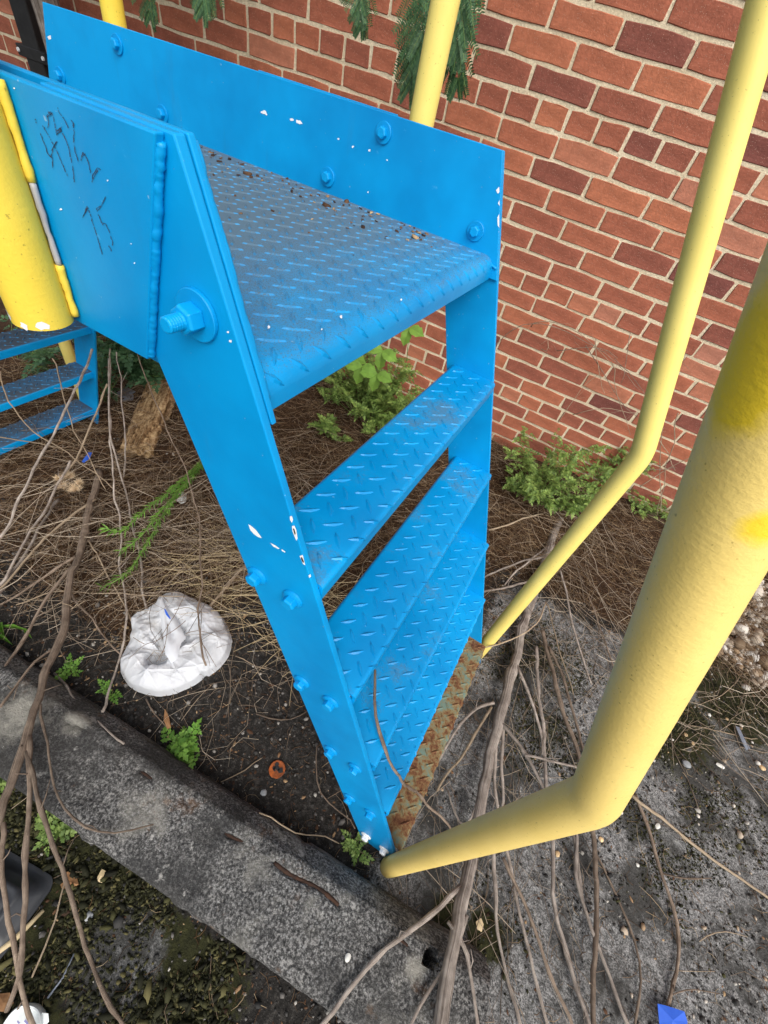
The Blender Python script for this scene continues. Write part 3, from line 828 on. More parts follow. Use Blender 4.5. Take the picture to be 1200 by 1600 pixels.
for k, (u, v, r, asp) in enumerate(((413, 176, 3, 1.8), (456, 187, 2, 1.6), (468, 191, 3.4, 1.5), (529, 217, 1.6, 1), (551, 229, 2.2, .8), (577, 235, 2.2, 1), (605, 250, 1.2, 1), (575, 300, 1.6, .7))):
    patch(cf, fF, u, v, r, 40 + k, asp, 0.5)
for pts in ([(775, 297), (780, 292), (780.5, 300), (778, 303)], [(777, 340), (780, 334), (780, 356), (777.5, 352)], [(778, 318), (780.5, 312), (780.5, 322)], [(74, 57), (79, 55), (80, 61), (76, 62)]):
    poly_patch(cf, fF, pts)
o = spart('paint_chip', cf, M['primer_white']); o['kind'] = 'stuff'
# worn lug tops on the platform nose
cw = MB()
for k, (u, v, r) in enumerate(((420, 511, 2.6), (503, 514, 1.6), (533, 495, 2.4), (627, 468, 1.8))):
    patch(cw, lambda a, b: G(a, b, PZ + .0019), u, v, r, 70 + k, 0.8)
o = spart('worn_spot', cw, M['primer_white']); o['kind'] = 'stuff'
# pen scribble on the cover plate
def scribble():
    mb = MB(); fn = lambda u, v: PY(u, v, -0.0075)
    k = 160 / 985.0
    S = [[(95, 220), (100, 262)], [(140, 360), (180, 460), (215, 560), (258, 600), (258, 690)], [(165, 285), (230, 400), (275, 480), (330, 600), (370, 695), (405, 772)],
         [(212, 310), (222, 240), (205, 190), (240, 150), (265, 200), (275, 250), (285, 310)], [(205, 200), (262, 160)], [(215, 150), (255, 205)],
         [(290, 320), (300, 380), (330, 310), (350, 345), (380, 410), (410, 490), (435, 600), (455, 700), (468, 830)], [(285, 350), (350, 295)], [(295, 375), (345, 330)],
         [(235, 540), (262, 500), (300, 435)], [(245, 585), (258, 520), (290, 440)], [(305, 110), (325, 165), (365, 215), (390, 265), (412, 310)],
         [(440, 230), (462, 290), (465, 340), (460, 420), (475, 530), (505, 630)], [(445, 240), (470, 285)], [(530, 620), (550, 540), (590, 600), (610, 660), (625, 740)], [(535, 590), (575, 555)],
         [(640, 830), (640, 770), (690, 690), (725, 712)], [(650, 790), (705, 695)], [(640, 770), (655, 820)],
         [(548, 1170), (590, 1060), (612, 1110), (645, 1220), (680, 1330), (710, 1430), (737, 1525)], [(555, 1150), (600, 1075)],
         [(768, 968), (730, 1050), (680, 1080), (700, 1140), (730, 1220), (770, 1230), (810, 1320), (835, 1400), (840, 1440)], [(690, 1110), (740, 1040)], [(800, 1440), (830, 1495)], [(720, 1200), (745, 1245)]]
    rg = random.Random(2)
    for st in S:
        P = [(40 + x * k, 150 + y * k) for x, y in st]
        for (a, b), (c, d) in zip(P[:-1], P[1:]):
            L = math.hypot(c - a, d - b); n = max(2, int(L / 2.2))
            for i in range(n):
                if rg.random() < 0.13: continue
                t0, t1 = i / n, (i + 0.92) / n; w = rg.uniform(0.35, 0.8)
                nx_, ny_ = -(d - b) / L * w, (c - a) / L * w
                j = rg.uniform(-.5, .5)
                q = [(a + (c - a) * t0 + j, b + (d - b) * t0), (a + (c - a) * t1 + j, b + (d - b) * t1)]
                vs = [fn(q[0][0] + nx_, q[0][1] + ny_), fn(q[0][0] - nx_, q[0][1] - ny_), fn(q[1][0] - nx_, q[1][1] - ny_), fn(q[1][0] + nx_, q[1][1] + ny_)]
                mb.add(vs, [(0, 1, 2, 3)])
    o = spart('pen_scribble', mb, M['pen_ink'])
scribble()

# handrails and posts
def fillet_path(pts, r, n=10):
    P = [np.array(p, float) for p in pts]; out = [P[0]]
    for i in range(1, len(P) - 1):
        a = P[i - 1] - P[i]; b = P[i + 1] - P[i]; la, lb = np.linalg.norm(a), np.linalg.norm(b); a /= la; b /= lb
        ang = math.acos(max(-1, min(1, a @ b))); t = min(r / math.tan(ang / 2), la * .45, lb * .45)
        p0 = P[i] + a * t; p1 = P[i] + b * t
        for k in range(n + 1):
            s = k / n; out.append((1 - s) ** 2 * p0 + 2 * s * (1 - s) * P[i] + s * s * p1)
    out.append(P[-1]); return out
def handrail(y, mat, label, r, zf=0.0, rr=0.10, zb=0.9076, sl=0.382, x0=0.3360):
    zt = 2.12
    xt = x0 - sl * (zt - zb)
    pts = [(x0 + .002, y, zf), (x0 - .0015, y, zb), (xt, y - .006, zt), (2 * XC - xt, y - .006, zt), (2 * XC - x0, y, zb), (2 * XC - x0, y, zf)]
    P = fillet_path(pts, rr); Q = []
    for a, b in zip(P[:-1], P[1:]):
        n = max(1, int(np.linalg.norm(b - a) / 0.06))
        Q += [a + (b - a) * i / n for i in range(n)]
    Q.append(P[-1])
    mb = MB(); mb.tube(Q, r, 28); mb.uv = [(0, 0)] * len(mb.uv)
    o = spart('handrail', mb, M[mat]); auto_smooth(o, 50); o['label'] = label
    return o
handrail(-0.0143, 'yellow_faded', 'faded yellow pipe handrail nearest the camera', 0.0211, 0.0, 0.095)
handrail(W + 0.0395, 'yellow_pale', 'pale yellow pipe handrail on the wall side', 0.0211, 0.0, 0.13, 0.9010, 0.389, 0.3365)
def post(x, y, z0, z1, r, mat):
    mb = MB(); mb.tube([(x, y, z0), (x, y, (z0 + z1) / 2), (x, y, z1)], r, 28)
    mb.uv = [(0, 0)] * len(mb.uv)
    return auto_smooth(spart('post', mb, M[mat]), 50)
post(-0.2745, W + 0.0358, 1.115, 2.115, 0.0211, 'yellow_pale'); post(-0.985, W + 0.0358, 1.115, 2.115, 0.0211, 'yellow_bright')
def stub_post(x):
    p = post(x, -0.0275, 1.1165, 2.115, 0.0211, 'yellow_bright')
    for z0, z1, mt, r in ((1.121, 1.160, 'yellow_bright', .0028), (1.160, 1.212, 'bare_steel', .0020), (1.212, 1.262, 'yellow_bright', .0028)):
        weld((x + .0165, -0.0105, z0), (x + .0165, -0.0105, z1), r, 14, int(z0 * 1000), mat=mt)
    fl = MB()
    for k, (a, zc, rr) in enumerate(((-0.55, 1.121, .005), (-1.15, 1.119, .0040), (-1.9, 1.123, .005), (-2.3, 1.135, .0030))):
        pts = [];
        rg = random.Random(k); n = 9
        f = lambda da, dz: (x + .0213 * math.cos(a + da), -0.0275 + .0213 * math.sin(a + da), zc + dz)
        P = [f(0, 0)] + [f(rr * rg.uniform(.7, 1.5) * math.cos(t) / .03, rr * rg.uniform(.4, 1.0) * math.sin(t)) for t in np.linspace(0, 2 * math.pi, n, endpoint=False)]
        fl.add(P, [(0, 1 + q, 1 + (q + 1) % n) for q in range(n)])
    q = spart('paint_chip', fl, M['zinc_bolt']); q['kind'] = 'stuff'
stub_post(-0.2610); stub_post(2 * XC + 0.2610)

# ------------------------------------------------------------------ kerb (precast wheel stop)
def make_kerb():
    a = 0.083; ca, sa = math.cos(a), math.sin(a)
    L0, L1 = -2.3, 0.592
    prof = [(-0.298, -0.02), (-0.2955, 0.045), (-0.293, 0.100), (-0.2905, 0.109), (-0.2865, 0.1145), (-0.281, 0.1172), (-0.25, 0.1180), (-0.22, 0.1185), (-0.16, 0.1185),
            (-0.138, 0.1165), (-0.131, 0.1125), (-0.101, 0.0720), (-0.096, 0.0630), (-0.087, 0.024), (-0.081, -0.02)]
    L0 = -1.5; nx = int((L1 - L0) / 0.007); n = len(prof)
    xs = np.linspace(L0, L1, nx)
    pr = []
    for (p, q), (p2, q2) in zip(prof[:-1], prof[1:]):
        k = max(1, int(math.hypot(p2 - p, q2 - q) / 0.0045))
        pr += [(p + (p2 - p) * i / k, q + (q2 - q) * i / k) for i in range(k)]
    pr.append(prof[-1]); pr = np.array(pr); n = len(pr)
    X, I = np.meshgrid(xs, np.arange(n), indexing='ij')
    Y = pr[I, 0]; Z = pr[I, 1]
    nn = (fbm(X * 70, Y * 70 + Z * 70, 3, 3) - .5) * 0.0036 + (fbm(X * 11, Y * 11 + Z * 7, 8, 3) - .5) * 0.005 - .006 * sstep(.62, .74, fbm(X * 16 + 3, Y * 16, 19, 3))
    top = sstep(0.03, 0.09, Z)
    Z = Z + nn * top; Y = Y + nn * (1 - top) * 0.8 + (fbm(X * 5, X * 0 + 2.5, 11) - .5) * 0.006
    # shallow broken grooves where the reinforcement lies close under the top face
    for g0, g1, yc, dp in ((-0.29, -0.235, -0.158, .010), (-0.19, -0.13, -0.157, .006), (-0.05, 0.012, -0.160, .010), (0.07, 0.26, -0.158, .012), (-0.52, -0.44, -0.15, .006), (0.37, 0.42, -0.152, .010), (-0.40, -0.36, -0.15, .007)):
        m = sstep(g0, g0 + .02, X) * sstep(g1, g1 - .02, X) * np.exp(-((Y - yc - .004 * np.sin(X * 40)) / 0.0045) ** 2)
        Z = Z - m * dp
    hx, hy = 0.452, -0.150                      # dowel hole near the right end
    hd = np.hypot(X - hx, Y - hy); Z = np.where((hd < 0.0135) & (Z > .06), Z - 0.06, Z)
    ch = sstep(L1 - 0.02, L1, X) * fbm(Y * 40, Z * 40, 9) * 0.02
    Xe = X - ch
    V = np.stack([Xe * ca - Y * sa, Xe * sa + Y * ca, Z], -1).reshape(-1, 3)
    i = np.arange(nx * n).reshape(nx, n)
    F = np.stack([i[:-1, :-1], i[1:, :-1], i[1:, 1:], i[:-1, 1:]], -1).reshape(-1, 4)
    me_v = list(map(tuple, V)); me_f = [tuple(f) for f in F]
    me_f.append(tuple(i[-1, :])); me_f.append(tuple(i[0, ::-1]))
    mb = MB(); mb.v = me_v; mb.f = me_f; mb.uv = [(0, 0)] * len(me_v)
    o = mb.build('parking_kerb', M['kerb']); auto_smooth(o, 32)
    bmm = bmesh.new(); bmm.from_mesh(o.data); bmesh.ops.recalc_face_normals(bmm, faces=bmm.faces); bmm.to_mesh(o.data); bmm.free()
    tag(o, 'weathered grey concrete wheel stop lying in front of the stair foot', 'kerb')
    rg = np.random.default_rng(17)
    for g0, g1, yc in ((-0.28, -0.245, -0.158), (-0.04, 0.005, -0.160), (0.085, 0.245, -0.158), (0.375, 0.415, -0.152)):
        P = [np.array([g * ca - (yc + .003 * math.sin(g * 40)) * sa, g * sa + (yc + .003 * math.sin(g * 40)) * ca, 0.1090 + rg.normal(0, .0007)]) for g in np.linspace(g0, g1, max(4, int((g1 - g0) / .008)))]
        m = MB(); m.tube(P, [.0046 * rg.uniform(.8, 1.15) for _ in P], 7); m.uv = [(0, 0)] * len(m.uv); m.build('rebar', M['rebar'], o, smooth=True)
make_kerb()
def kerb_or_ground(x, y):
    a = 0.083; c = -math.sin(a) * x + math.cos(a) * y; l = math.cos(a) * x + math.sin(a) * y
    if -0.298 < c < -0.083 and l < 0.595:
        return 0.120 if -.285 < c < -.11 else 0.07
    return float(ground_z(np.array([x]), np.array([y]))[0])

# ------------------------------------------------------------------ downpipe and tree by the wall
def make_downpipe():
    root = empty('downpipe', wall_xyz(-2.55, 0.0), 'black square downpipe fixed to the brick wall at the upper left', 'downpipe')
    def wbox(name, a0, a1, b0, b1, d0, d1, parent, bev=.006):
        vs = [wall_xyz(a, b, d) - np.array(root.location) for d in (d0, d1) for a, b in ((a0, b0), (a1, b0), (a1, b1), (a0, b1))]
        mb = MB(); mb.add(vs, [(0, 3, 2, 1), (4, 5, 6, 7), (0, 1, 5, 4), (1, 2, 6, 5), (2, 3, 7, 6), (3, 0, 4, 7)])
        return mb.build(name, M['black_pipe'], parent, bevel=bev)
    q0 = WP(36, 40, 0.05); u0 = WP(62, 40, 0.05)
    a0 = (q0 - WO) @ WF[:, 0]; a1 = (u0 - WO) @ WF[:, 0]
    a0, a1 = a0 + .003, a1 - .003
    wbox('pipe', a0, a1, 0.02, 2.9, 0.012, 0.085, root)
    zb = (WP(58, 88, .09) - WO) @ WF[:, 2]
    br = wbox('bracket', a0 - .035, a1 + .035, zb - .02, zb + .02, 0.002, 0.090, root, .003)
    for aa in (a0 - .022, a1 + .022):
        mb = MB(); disc_tube(mb, [(0, .008), (-.006, .007)], 8)
        mb.v = [tuple(np.array(v) + wall_xyz(aa, zb, .091) - np.array(root.location)) for v in mb.v]
        mb.build('screw', M['zinc_bolt'], br)
make_downpipe()

def frond_mesh(seed, L=0.26, npin=9, nleaf=19):
    """feathery twice-divided leaf hanging from its stalk, along -z from the origin"""
    rg = random.Random(seed); mb = MB(); st = MB()
    path = []
    for i in range(8):
        t = i / 7; path.append((0.03 * math.sin(t * 2 + seed), 0.02 * t * t, -L * t))
    st.tube(path, [0.0016 * (1 - .7 * i / 7) for i in range(8)], 5)
    P = [np.array(p) for p in path]
    for i in range(npin):
        t = 0.10 + 0.88 * i / (npin - 1); k = min(6, int(t * 7)); f = t * 7 - k
        base = P[k] * (1 - f) + P[min(7, k + 1)] * f
        for sd in (-1, 1):
            pl = (0.085 + rg.uniform(-.01, .012)) * (0.55 + 0.75 * math.sin(math.pi * min(1, 0.18 + t * .85)))
            ang = math.radians(rg.uniform(40, 55) * (1 - .45 * t))
            d = np.array([sd * math.sin(ang), rg.uniform(-.25, .25), -math.cos(ang)]); d /= np.linalg.norm(d)
            nrm = np.array([rg.uniform(-.2, .2), -1, rg.uniform(-.2, .2)]); sdir = np.cross(d, nrm); sdir /= np.linalg.norm(sdir)
            pts = [base + d * pl * q / 5 + np.array([0, 0, -0.012 * (q / 5) ** 2]) for q in range(6)]
            st.tube(pts, [.0006] * 6, 3, cap=False)
            for j in range(nleaf):
                s = 0.06 + 0.94 * j / (nleaf - 1); c = base + d * pl * s + np.array([0, 0, -0.012 * s * s])
                ll = 0.0125 * (0.75 + .5 * math.sin(math.pi * (0.15 + .75 * s)))
                for e in (-1, 1):
                    u = sdir * e * 0.93 + d * 0.42 + nrm * rg.uniform(-.18, .10); u /= np.linalg.norm(u); w = d * 0.0021
                    mb.add([c - w * .6, c + u * ll * .55 - w, c + u * ll, c + u * ll * .6 + w, c + w * .8], [(0, 1, 2, 3, 4)])
    return mb, st
def make_tree():
    base = WP(95, 22, 0.10); bx, by = base[0] - 0.02, base[1]
    root = empty('mimosa_tree', (bx, by, 0), 'grey trunked mimosa tree with feathery drooping leaves against the wall', 'tree')
    B = np.array([bx, by, 0])
    top = WP(82, 0, 0.10)
    mb = MB(); rg = np.random.default_rng(3)
    path = [B * 1.0]
    for i in range(1, 12):
        t = i / 11; path.append(np.array([bx - 0.05 * t + .02 * math.sin(5 * t), by - .25 * t * t, 3.1 * t]))
    mb.tube([p - B for p in path], [0.058 - 0.022 * i / 11 for i in range(12)], 12, wob=.06, rng=rg)
    trunk = mb.build('trunk', M['grey_bark'], root, smooth=True)
    def limb(a, pts, r):
        m = MB(); m.tube([np.array(p) - B for p in pts], [r * (1 - .6 * i / (len(pts) - 1)) for i in range(len(pts))], 8, wob=.08, rng=rg)
        return m.build('branch', M['grey_bark'], root, smooth=True)
    l1 = [(bx, by - .02, 1.30), (bx + .35, by - .12, 1.62), (bx + .9, by - .25, 1.86), (bx + 1.5, by - .34, 1.96), (bx + 2.1, by - .42, 2.0)]
    limb(0, l1, .024)
    limb(0, [(bx - .02, by - .03, 1.6), (bx + .3, by - .45, 2.1), (bx + .75, by - .9, 2.45), (bx + 1.3, by - 1.3, 2.6)], .026)
    limb(0, [(bx - .03, by - .06, 1.9), (bx - .45, by - .3, 2.3), (bx - .9, by - .6, 2.5)], .024)
    limb(0, [(bx + .9, by - .25, 1.86), (bx + 1.2, by - .65, 2.08), (bx + 1.75, by - .9, 2.2)], .013)
    lib = []
    for k in range(4):
        a, b = frond_mesh(k + 3); lib.append((a.mesh('frond', M['frond_leaf']), b.mesh('stalk', M['weed_stem'])))
    def frond(p, yaw, tilt, sc, k):
        f = link('frond', lib[k % 4][0], root, np.array(p) - B); f.rotation_euler = (tilt, rng.uniform(-.3, .3), yaw); f.scale = (sc,) * 3
        link('stalk', lib[k % 4][1], f)
    rng = random.Random(12)
    # fronds that hang into the picture: (tip pixel, distance in front of the wall, scale)
    for i, (u, v, off, L, yaw, sc, sh) in enumerate(((668, 132, .42, .21, .2, .95, 0), (690, 118, .40, .19, -.4, .9, .10), (646, 84, .46, .2, .6, .7, -.1), (716, 84, .40, .18, .0, .85, .15), (662, 100, .34, .22, 1.1, .75, -.15), (574, 40, .45, .2, .3, .6, -.1), (556, 16, .5, .16, .9, .5, 0), (247, 22, .30, .2, .2, .8, 0), (352, 20, .40, .2, .5, .8, .1), (336, 10, .34, .2, -.3, .8, -.1), (700, 60, .55, .2, .8, .8, .1))):
        tip = WP(u, v, off); ln = 0.26 * sc
        tilt = rng.uniform(-.15, .1)
        frond((tip[0], tip[1] - .0, tip[2] + ln * 0.99), yaw * .5, tilt, sc, i)
    # unseen crown above the frame, packed denser to shade the wall's upper left
    pts = []
    for L_, n in ((l1, 30),):
        for _ in range(n):
            t = rng.uniform(.1, 1) * (len(L_) - 1); k = min(len(L_) - 2, int(t)); f = t - k
            p = np.array(L_[k]) * (1 - f) + np.array(L_[k + 1]) * f
            pts.append(p + np.array([rng.uniform(-.2, .2), rng.uniform(-.2, .2), rng.uniform(.25, .4)]))
    for _ in range(150):
        pts.append(np.array([bx + rng.uniform(-.9, 1.3), by + rng.uniform(-1.25, .05), rng.uniform(2.10, 2.95)]))
    for i, p in enumerate(pts):
        frond(p, rng.uniform(0, 6.3), rng.uniform(-.9, .9), rng.uniform(1.1, 1.6), i)
make_tree()

# ------------------------------------------------------------------ sticks and branches
def wiggle(P, amp, rng, step):
    Q = []
    for a, b in zip(P[:-1], P[1:]):
        L = np.linalg.norm(b - a); n = max(1, int(L / step))
        Q += [a + (b - a) * i / n for i in range(n)]
    Q.append(P[-1]); Q = np.array(Q)
    # Catmull-like smoothing keeps the bends soft
    for _ in range(2):
        Q[1:-1] = 0.25 * Q[:-2] + 0.5 * Q[1:-1] + 0.25 * Q[2:]
    off = rng.normal(0, amp, Q.shape); off[1:-1] = (off[:-2] + off[1:-1] + off[2:]) / 3
    if len(Q) > 8: off += np.stack([np.interp(np.arange(len(Q)), np.arange(0, len(Q) + 4, 4), rng.normal(0, amp * 1.3, len(np.arange(0, len(Q) + 4, 4)))) for _ in range(3)], 1)
    Q[1:-1] += off[1:-1]; return Q
def px_path(pts):
    out = []
    for u, v, h in pts:
        p = G(u, v, h)
        if h < 0.03:
            g = kerb_or_ground(p[0], p[1]); p = G(u, v, max(h, g + h))
        out.append(p)
    return out
_srng = np.random.default_rng(31)
STICKS = {}
def stick(name, pts, r0, r1, mat, label=None, cat='branch', group=None, parent=None, sides=8, twigs=0, amp=0.0022, knots=True):
    P = px_path(pts) if len(pts[0]) == 3 and abs(pts[0][0]) > 3 or abs(pts[-1][0]) > 3 else [np.array(p, float) for p in pts]
    Q = wiggle(P, amp, _srng, 0.022); n = len(Q); r0, r1 = r0 * .78, r1 * .76
    R = [(r0 + (r1 - r0) * i / (n - 1)) * (1 + ((.32 if _srng.uniform() < .07 else _srng.uniform(-.09, .10)) if knots else 0)) for i in range(n)]
    o = np.zeros(3) if parent is not None else Q[0] * 1.0
    base = np.array(parent['_o']) if parent is not None and '_o' in parent else o
    mb = MB(); mb.tube([q - base for q in Q], R, sides, wob=.10, rng=_srng)
    for _ in range(twigs):
        i = _srng.integers(2, max(3, n - 2)); q = Q[min(i, n - 1)]; d = _srng.normal(0, 1, 3); d[2] = abs(d[2]) * .6
        d /= np.linalg.norm(d); L = _srng.uniform(.015, .06); m = q + d * L * .5 + _srng.normal(0, .004, 3)
        mb.tube([q - base, m - base, q + d * L + _srng.normal(0, .006, 3) - base], [R[min(i, n - 1)] * .35, .0011, .0006], 5)
    ob = mb.build(name, M[mat], parent, smooth=True)
    if parent is None:
        ob.location = base
        tag(ob, label, cat, group)
    STICKS[label or name] = Q
    return ob
# right-hand heap --------------------------------------------------------------
def branch_tree(label, main, r0, r1, mat, subs, cat='branch'):
    root_p = px_path(main)[0]
    e = empty('fallen_branch', root_p, label, cat); e['_o'] = list(map(float, root_p))
    stick('stem', main, r0 * 1.0, r1 * 1.05, mat, parent=e, sides=12, twigs=9, amp=.0032)
    for s in subs:
        stick('side_shoot', s[0], s[1], s[2], s[3] if len(s) > 3 else mat, parent=e, twigs=2)
    del e['_o']
    return e
branch_tree('thick grey fallen branch lying past the stair foot over the wheel stop end',
    [(893, 762, .05), (868, 828, .05), (838, 910, .045), (815, 985, .045), (800, 1040, .045), (782, 1110, .045), (765, 1180, .05), (750, 1260, .055), (733, 1350, .09), (714, 1440, .145), (697, 1530, .155), (684, 1620, .15)], .0235, .0165, 'grey_bark',
    [([(772, 1098, .05), (742, 1105, .05), (706, 1150, .04), (680, 1195, .02), (650, 1262, .01)], .0062, .004),
     ([(768, 1105, .05), (735, 1160, .035), (700, 1210, .02), (683, 1236, .01)], .0055, .004, 'pale_stem'),
     ([(783, 1130, .055), (822, 1178, .05), (850, 1240, .04), (900, 1300, .03), (905, 1360, .02), (915, 1430, .02)], .0066, .0050),
     ([(820, 1180, .05), (868, 1190, .05), (900, 1198, .045)], .005, .004),
     ([(778, 1130, .05), (773, 1200, .04), (778, 1262, .04), (792, 1340, .03), (812, 1430, .02), (832, 1520, .015), (858, 1610, .01)], .0062, .0052),
     ([(787, 1135, .05), (786, 1250, .04), (770, 1340, .03), (775, 1450, .02), (792, 1530, .01), (815, 1610, .01)], .0058, .005),
     ([(762, 1200, .06), (748, 1240, .06), (736, 1280, .06), (727, 1305, .06), (700, 1235, .02)], .004, .003),
     ([(720, 1385, .125), (690, 1420, .14), (640, 1455, .13), (585, 1495, .128), (540, 1545, .128), (500, 1605, .12)], .0070, .0050),
     ([(700, 1440, .15), (725, 1465, .15), (735, 1520, .14), (748, 1610, .13)], .0052, .004),
     ([(730, 1430, .15), (715, 1480, .14), (690, 1525, .135), (655, 1575, .13), (640, 1605, .13)], .0055, .004),
     ([(768, 1195, .05), (748, 1330, .05), (742, 1330, .05)], .004, .003),
     ([(842, 905, .05), (800, 915, .04), (745, 928, .035)], .0060, .0045),
     ([(862, 850, .05), (835, 868, .045), (806, 895, .03), (788, 915, .015)], .0055, .004),
     ([(852, 870, .05), (818, 876, .045), (785, 888, .035), (744, 908, .03)], .006, .0045),
     ([(836, 925, .05), (810, 945, .03), (780, 985, .012), (765, 1015, .01)], .0055, .004)])
branch_tree('long pale grey stem arching from the heap down the concrete toward the bottom edge',
    [(838, 1010, .05), (842, 1080, .045), (848, 1150, .04), (850, 1200, .04), (856, 1260, .04), (866, 1340, .035), (872, 1420, .03), (888, 1500, .02), (922, 1620, .02)], .0072, .0056, 'grey_bark',
    [([(808, 1040, .05), (825, 1080, .05), (842, 1140, .045), (848, 1180, .04)], .0055, .0055)])
branch_tree('dark brown straight stem crossing the concrete just right of the grey stems',
    [(848, 985, .06), (868, 1070, .055), (880, 1130, .05), (905, 1180, .05), (918, 1260, .04), (930, 1310, .035), (936, 1400, .03), (935, 1500, .03), (930, 1620, .03)], .0090, .0066, 'brown_bark',
    [([(858, 1010, .065), (880, 1060, .06), (902, 1130, .05), (915, 1185, .05)], .006, .005)])
for k, (lab, pts, r0, r1, mat) in enumerate((
    ('brown stem bending under the near handrail elbow and curving toward the blue scrap', [(992, 1240, .02), (1015, 1300, .012), (1025, 1350, .010), (1045, 1395, .010), (1060, 1440, .010), (1060, 1500, .010), (1045, 1550, .010), (1036, 1588, .010)], .0062, .0044, 'brown_bark'),
    ('pale forked stem running from the elbow of the near handrail to the right picture edge', [(988, 1243, .03), (1035, 1278, .02), (1085, 1318, .012), (1130, 1355, .010), (1175, 1385, .010), (1225, 1415, .010)], .0062, .0040, 'pale_stem'),
    ('thin brown stem slanting from the thick branch to the lower right across grey stems', [(786, 1340, .05), (815, 1395, .045), (838, 1450, .04), (862, 1525, .035), (900, 1620, .03)], .0058, .0050, 'brown_bark'),
    ('pale stem bowing across the concrete left of the straight dark brown stem', [(898, 1290, .04), (900, 1370, .035), (915, 1430, .03), (945, 1505, .02), (985, 1610, .02)], .0058, .0050, 'grey_bark'),
    ('slim stem curving right of the dark brown stem above the open concrete', [(932, 1335, .012), (962, 1395, .010), (985, 1445, .010), (1003, 1505, .010), (1004, 1545, .010), (992, 1600, .010)], .0040, .0030, 'brown_bark'),
    ('thin bent shoot lying over the rusty bottom tread and the stair corner', [(586, 1046, .552), (584, 1095, .548), (592, 1150, .542), (602, 1175, .53), (612, 1198, .48), (630, 1218, .40), (648, 1236, .29), (684, 1268, .13), (706, 1295, .06), (722, 1330, .02)], .0030, .0042, 'brown_bark'),
    ('weathered stick crossing the pale handrail foot near the far stringer', [(755, 1012, .10), (790, 1003, .13), (822, 990, .14), (838, 975, .13), (853, 942, .08)], .0030, .0028, 'pale_stem'),
    ('pale split stem running downward beside the pale handrail foot', [(852, 940, .07), (866, 985, .06), (878, 1030, .05), (888, 1060, .04), (896, 1085, .03)], .0032, .0025, 'pale_stem'),
    ('long thin stem from the dry grass down behind the near handrail', [(895, 868, .04), (915, 920, .035), (932, 965, .03), (948, 1010, .02), (962, 1050, .012)], .0042, .0034, 'brown_bark'),
    ('grey stem leaning from the pale handrail middle to the near handrail', [(875, 890, .05), (888, 945, .045), (898, 990, .04), (915, 1040, .03), (925, 1070, .02)], .0050, .0040, 'grey_bark'),
    ('stiff pale twig poking out under the weeds beside the far stringer', [(764, 828, .06), (800, 818, .07), (848, 803, .08)], .0050, .0042, 'pale_stem'),
    ('thin twig lying on the moss patch right of the near handrail', [(1070, 1135, .005), (1115, 1141, .005), (1160, 1148, .005), (1183, 1154, .005)], .0022, .0018, 'pale_stem'),
    ('thin curved twig resting on the concrete below the gravel', [(1160, 1018, .006), (1161, 1045, .006), (1150, 1070, .006), (1125, 1090, .006), (1090, 1102, .006)], .0018, .0014, 'pale_stem'),
    ('forked twig lying between white stone and the near handrail', [(1048, 1150, .006), (1054, 1180, .006), (1072, 1205, .006), (1080, 1240, .006), (1092, 1265, .006)], .0022, .0016, 'brown_bark'),
    ('short brown twig on the concrete right of the elbow stem', [(1035, 1365, .006), (1070, 1373, .006), (1112, 1372, .006)], .0030, .0020, 'brown_bark'),
    ('hooked fine twig on the open concrete at the right', [(1093, 1471, .004), (1105, 1458, .005), (1130, 1452, .005), (1168, 1464, .004)], .0015, .0010, 'pale_stem'),
    ('fine dark twig near the blue plastic scrap', [(1045, 1557, .006), (1072, 1546, .006), (1098, 1543, .006), (1125, 1553, .006)], .0018, .0012, 'brown_bark'),
)):
    stick('stick', pts, r0, r1, mat, lab, 'stick', twigs=1 if k < 6 else 0)
# left-hand heap ---------------------------------------------------------------
branch_tree('rough brown branch running from the litter over the wheel stop to the lower left corner',
    [(155, 735, .08), (146, 770, .08), (135, 815, .085), (122, 860, .09), (112, 905, .095), (104, 950, .10), (92, 1000, .115), (72, 1055, .135), (58, 1110, .15), (44, 1160, .155), (24, 1230, .155), (5, 1285, .15), (-12, 1330, .14)], .0150, .0095, 'brown_bark',
    [([(150, 780, .085), (115, 800, .08), (80, 830, .07), (45, 865, .06), (0, 920, .05)], .0050, .0040, 'pale_stem'),
     ([(118, 870, .09), (85, 890, .08), (40, 920, .06), (0, 945, .05)], .0046, .0036),
     ([(112, 885, .095), (75, 930, .09), (45, 975, .08), (30, 1010, .07), (0, 1050, .11)], .0060, .0044),
     ([(46, 1150, .158), (44, 1230, .16), (42, 1310, .15), (40, 1400, .13), (34, 1480, .11), (33, 1530, .08), (10, 1580, .05)], .0066, .0056),
     ([(40, 1175, .158), (52, 1230, .16), (75, 1300, .15), (95, 1360, .12), (112, 1420, .09), (140, 1500, .06), (175, 1575, .04), (200, 1615, .03)], .0058, .0042),
     ([(5, 1285, .15), (2, 1350, .14), (10, 1420, .12), (25, 1490, .09), (42, 1550, .06), (55, 1610, .04)], .0062, .0050),
     ([(106, 948, .10), (98, 962, .105), (125, 942, .1), (134, 938, .1)], .0028, .002, 'pale_stem'),
     ([(64, 1100, .15), (70, 1150, .15), (85, 1230, .145), (110, 1280, .14), (150, 1303, .14), (205, 1298, .135), (240, 1288, .13)], .0034, .0020),
     ([(88, 1010, .12), (50, 1035, .125), (0, 1105, .13)], .0040, .0030)])
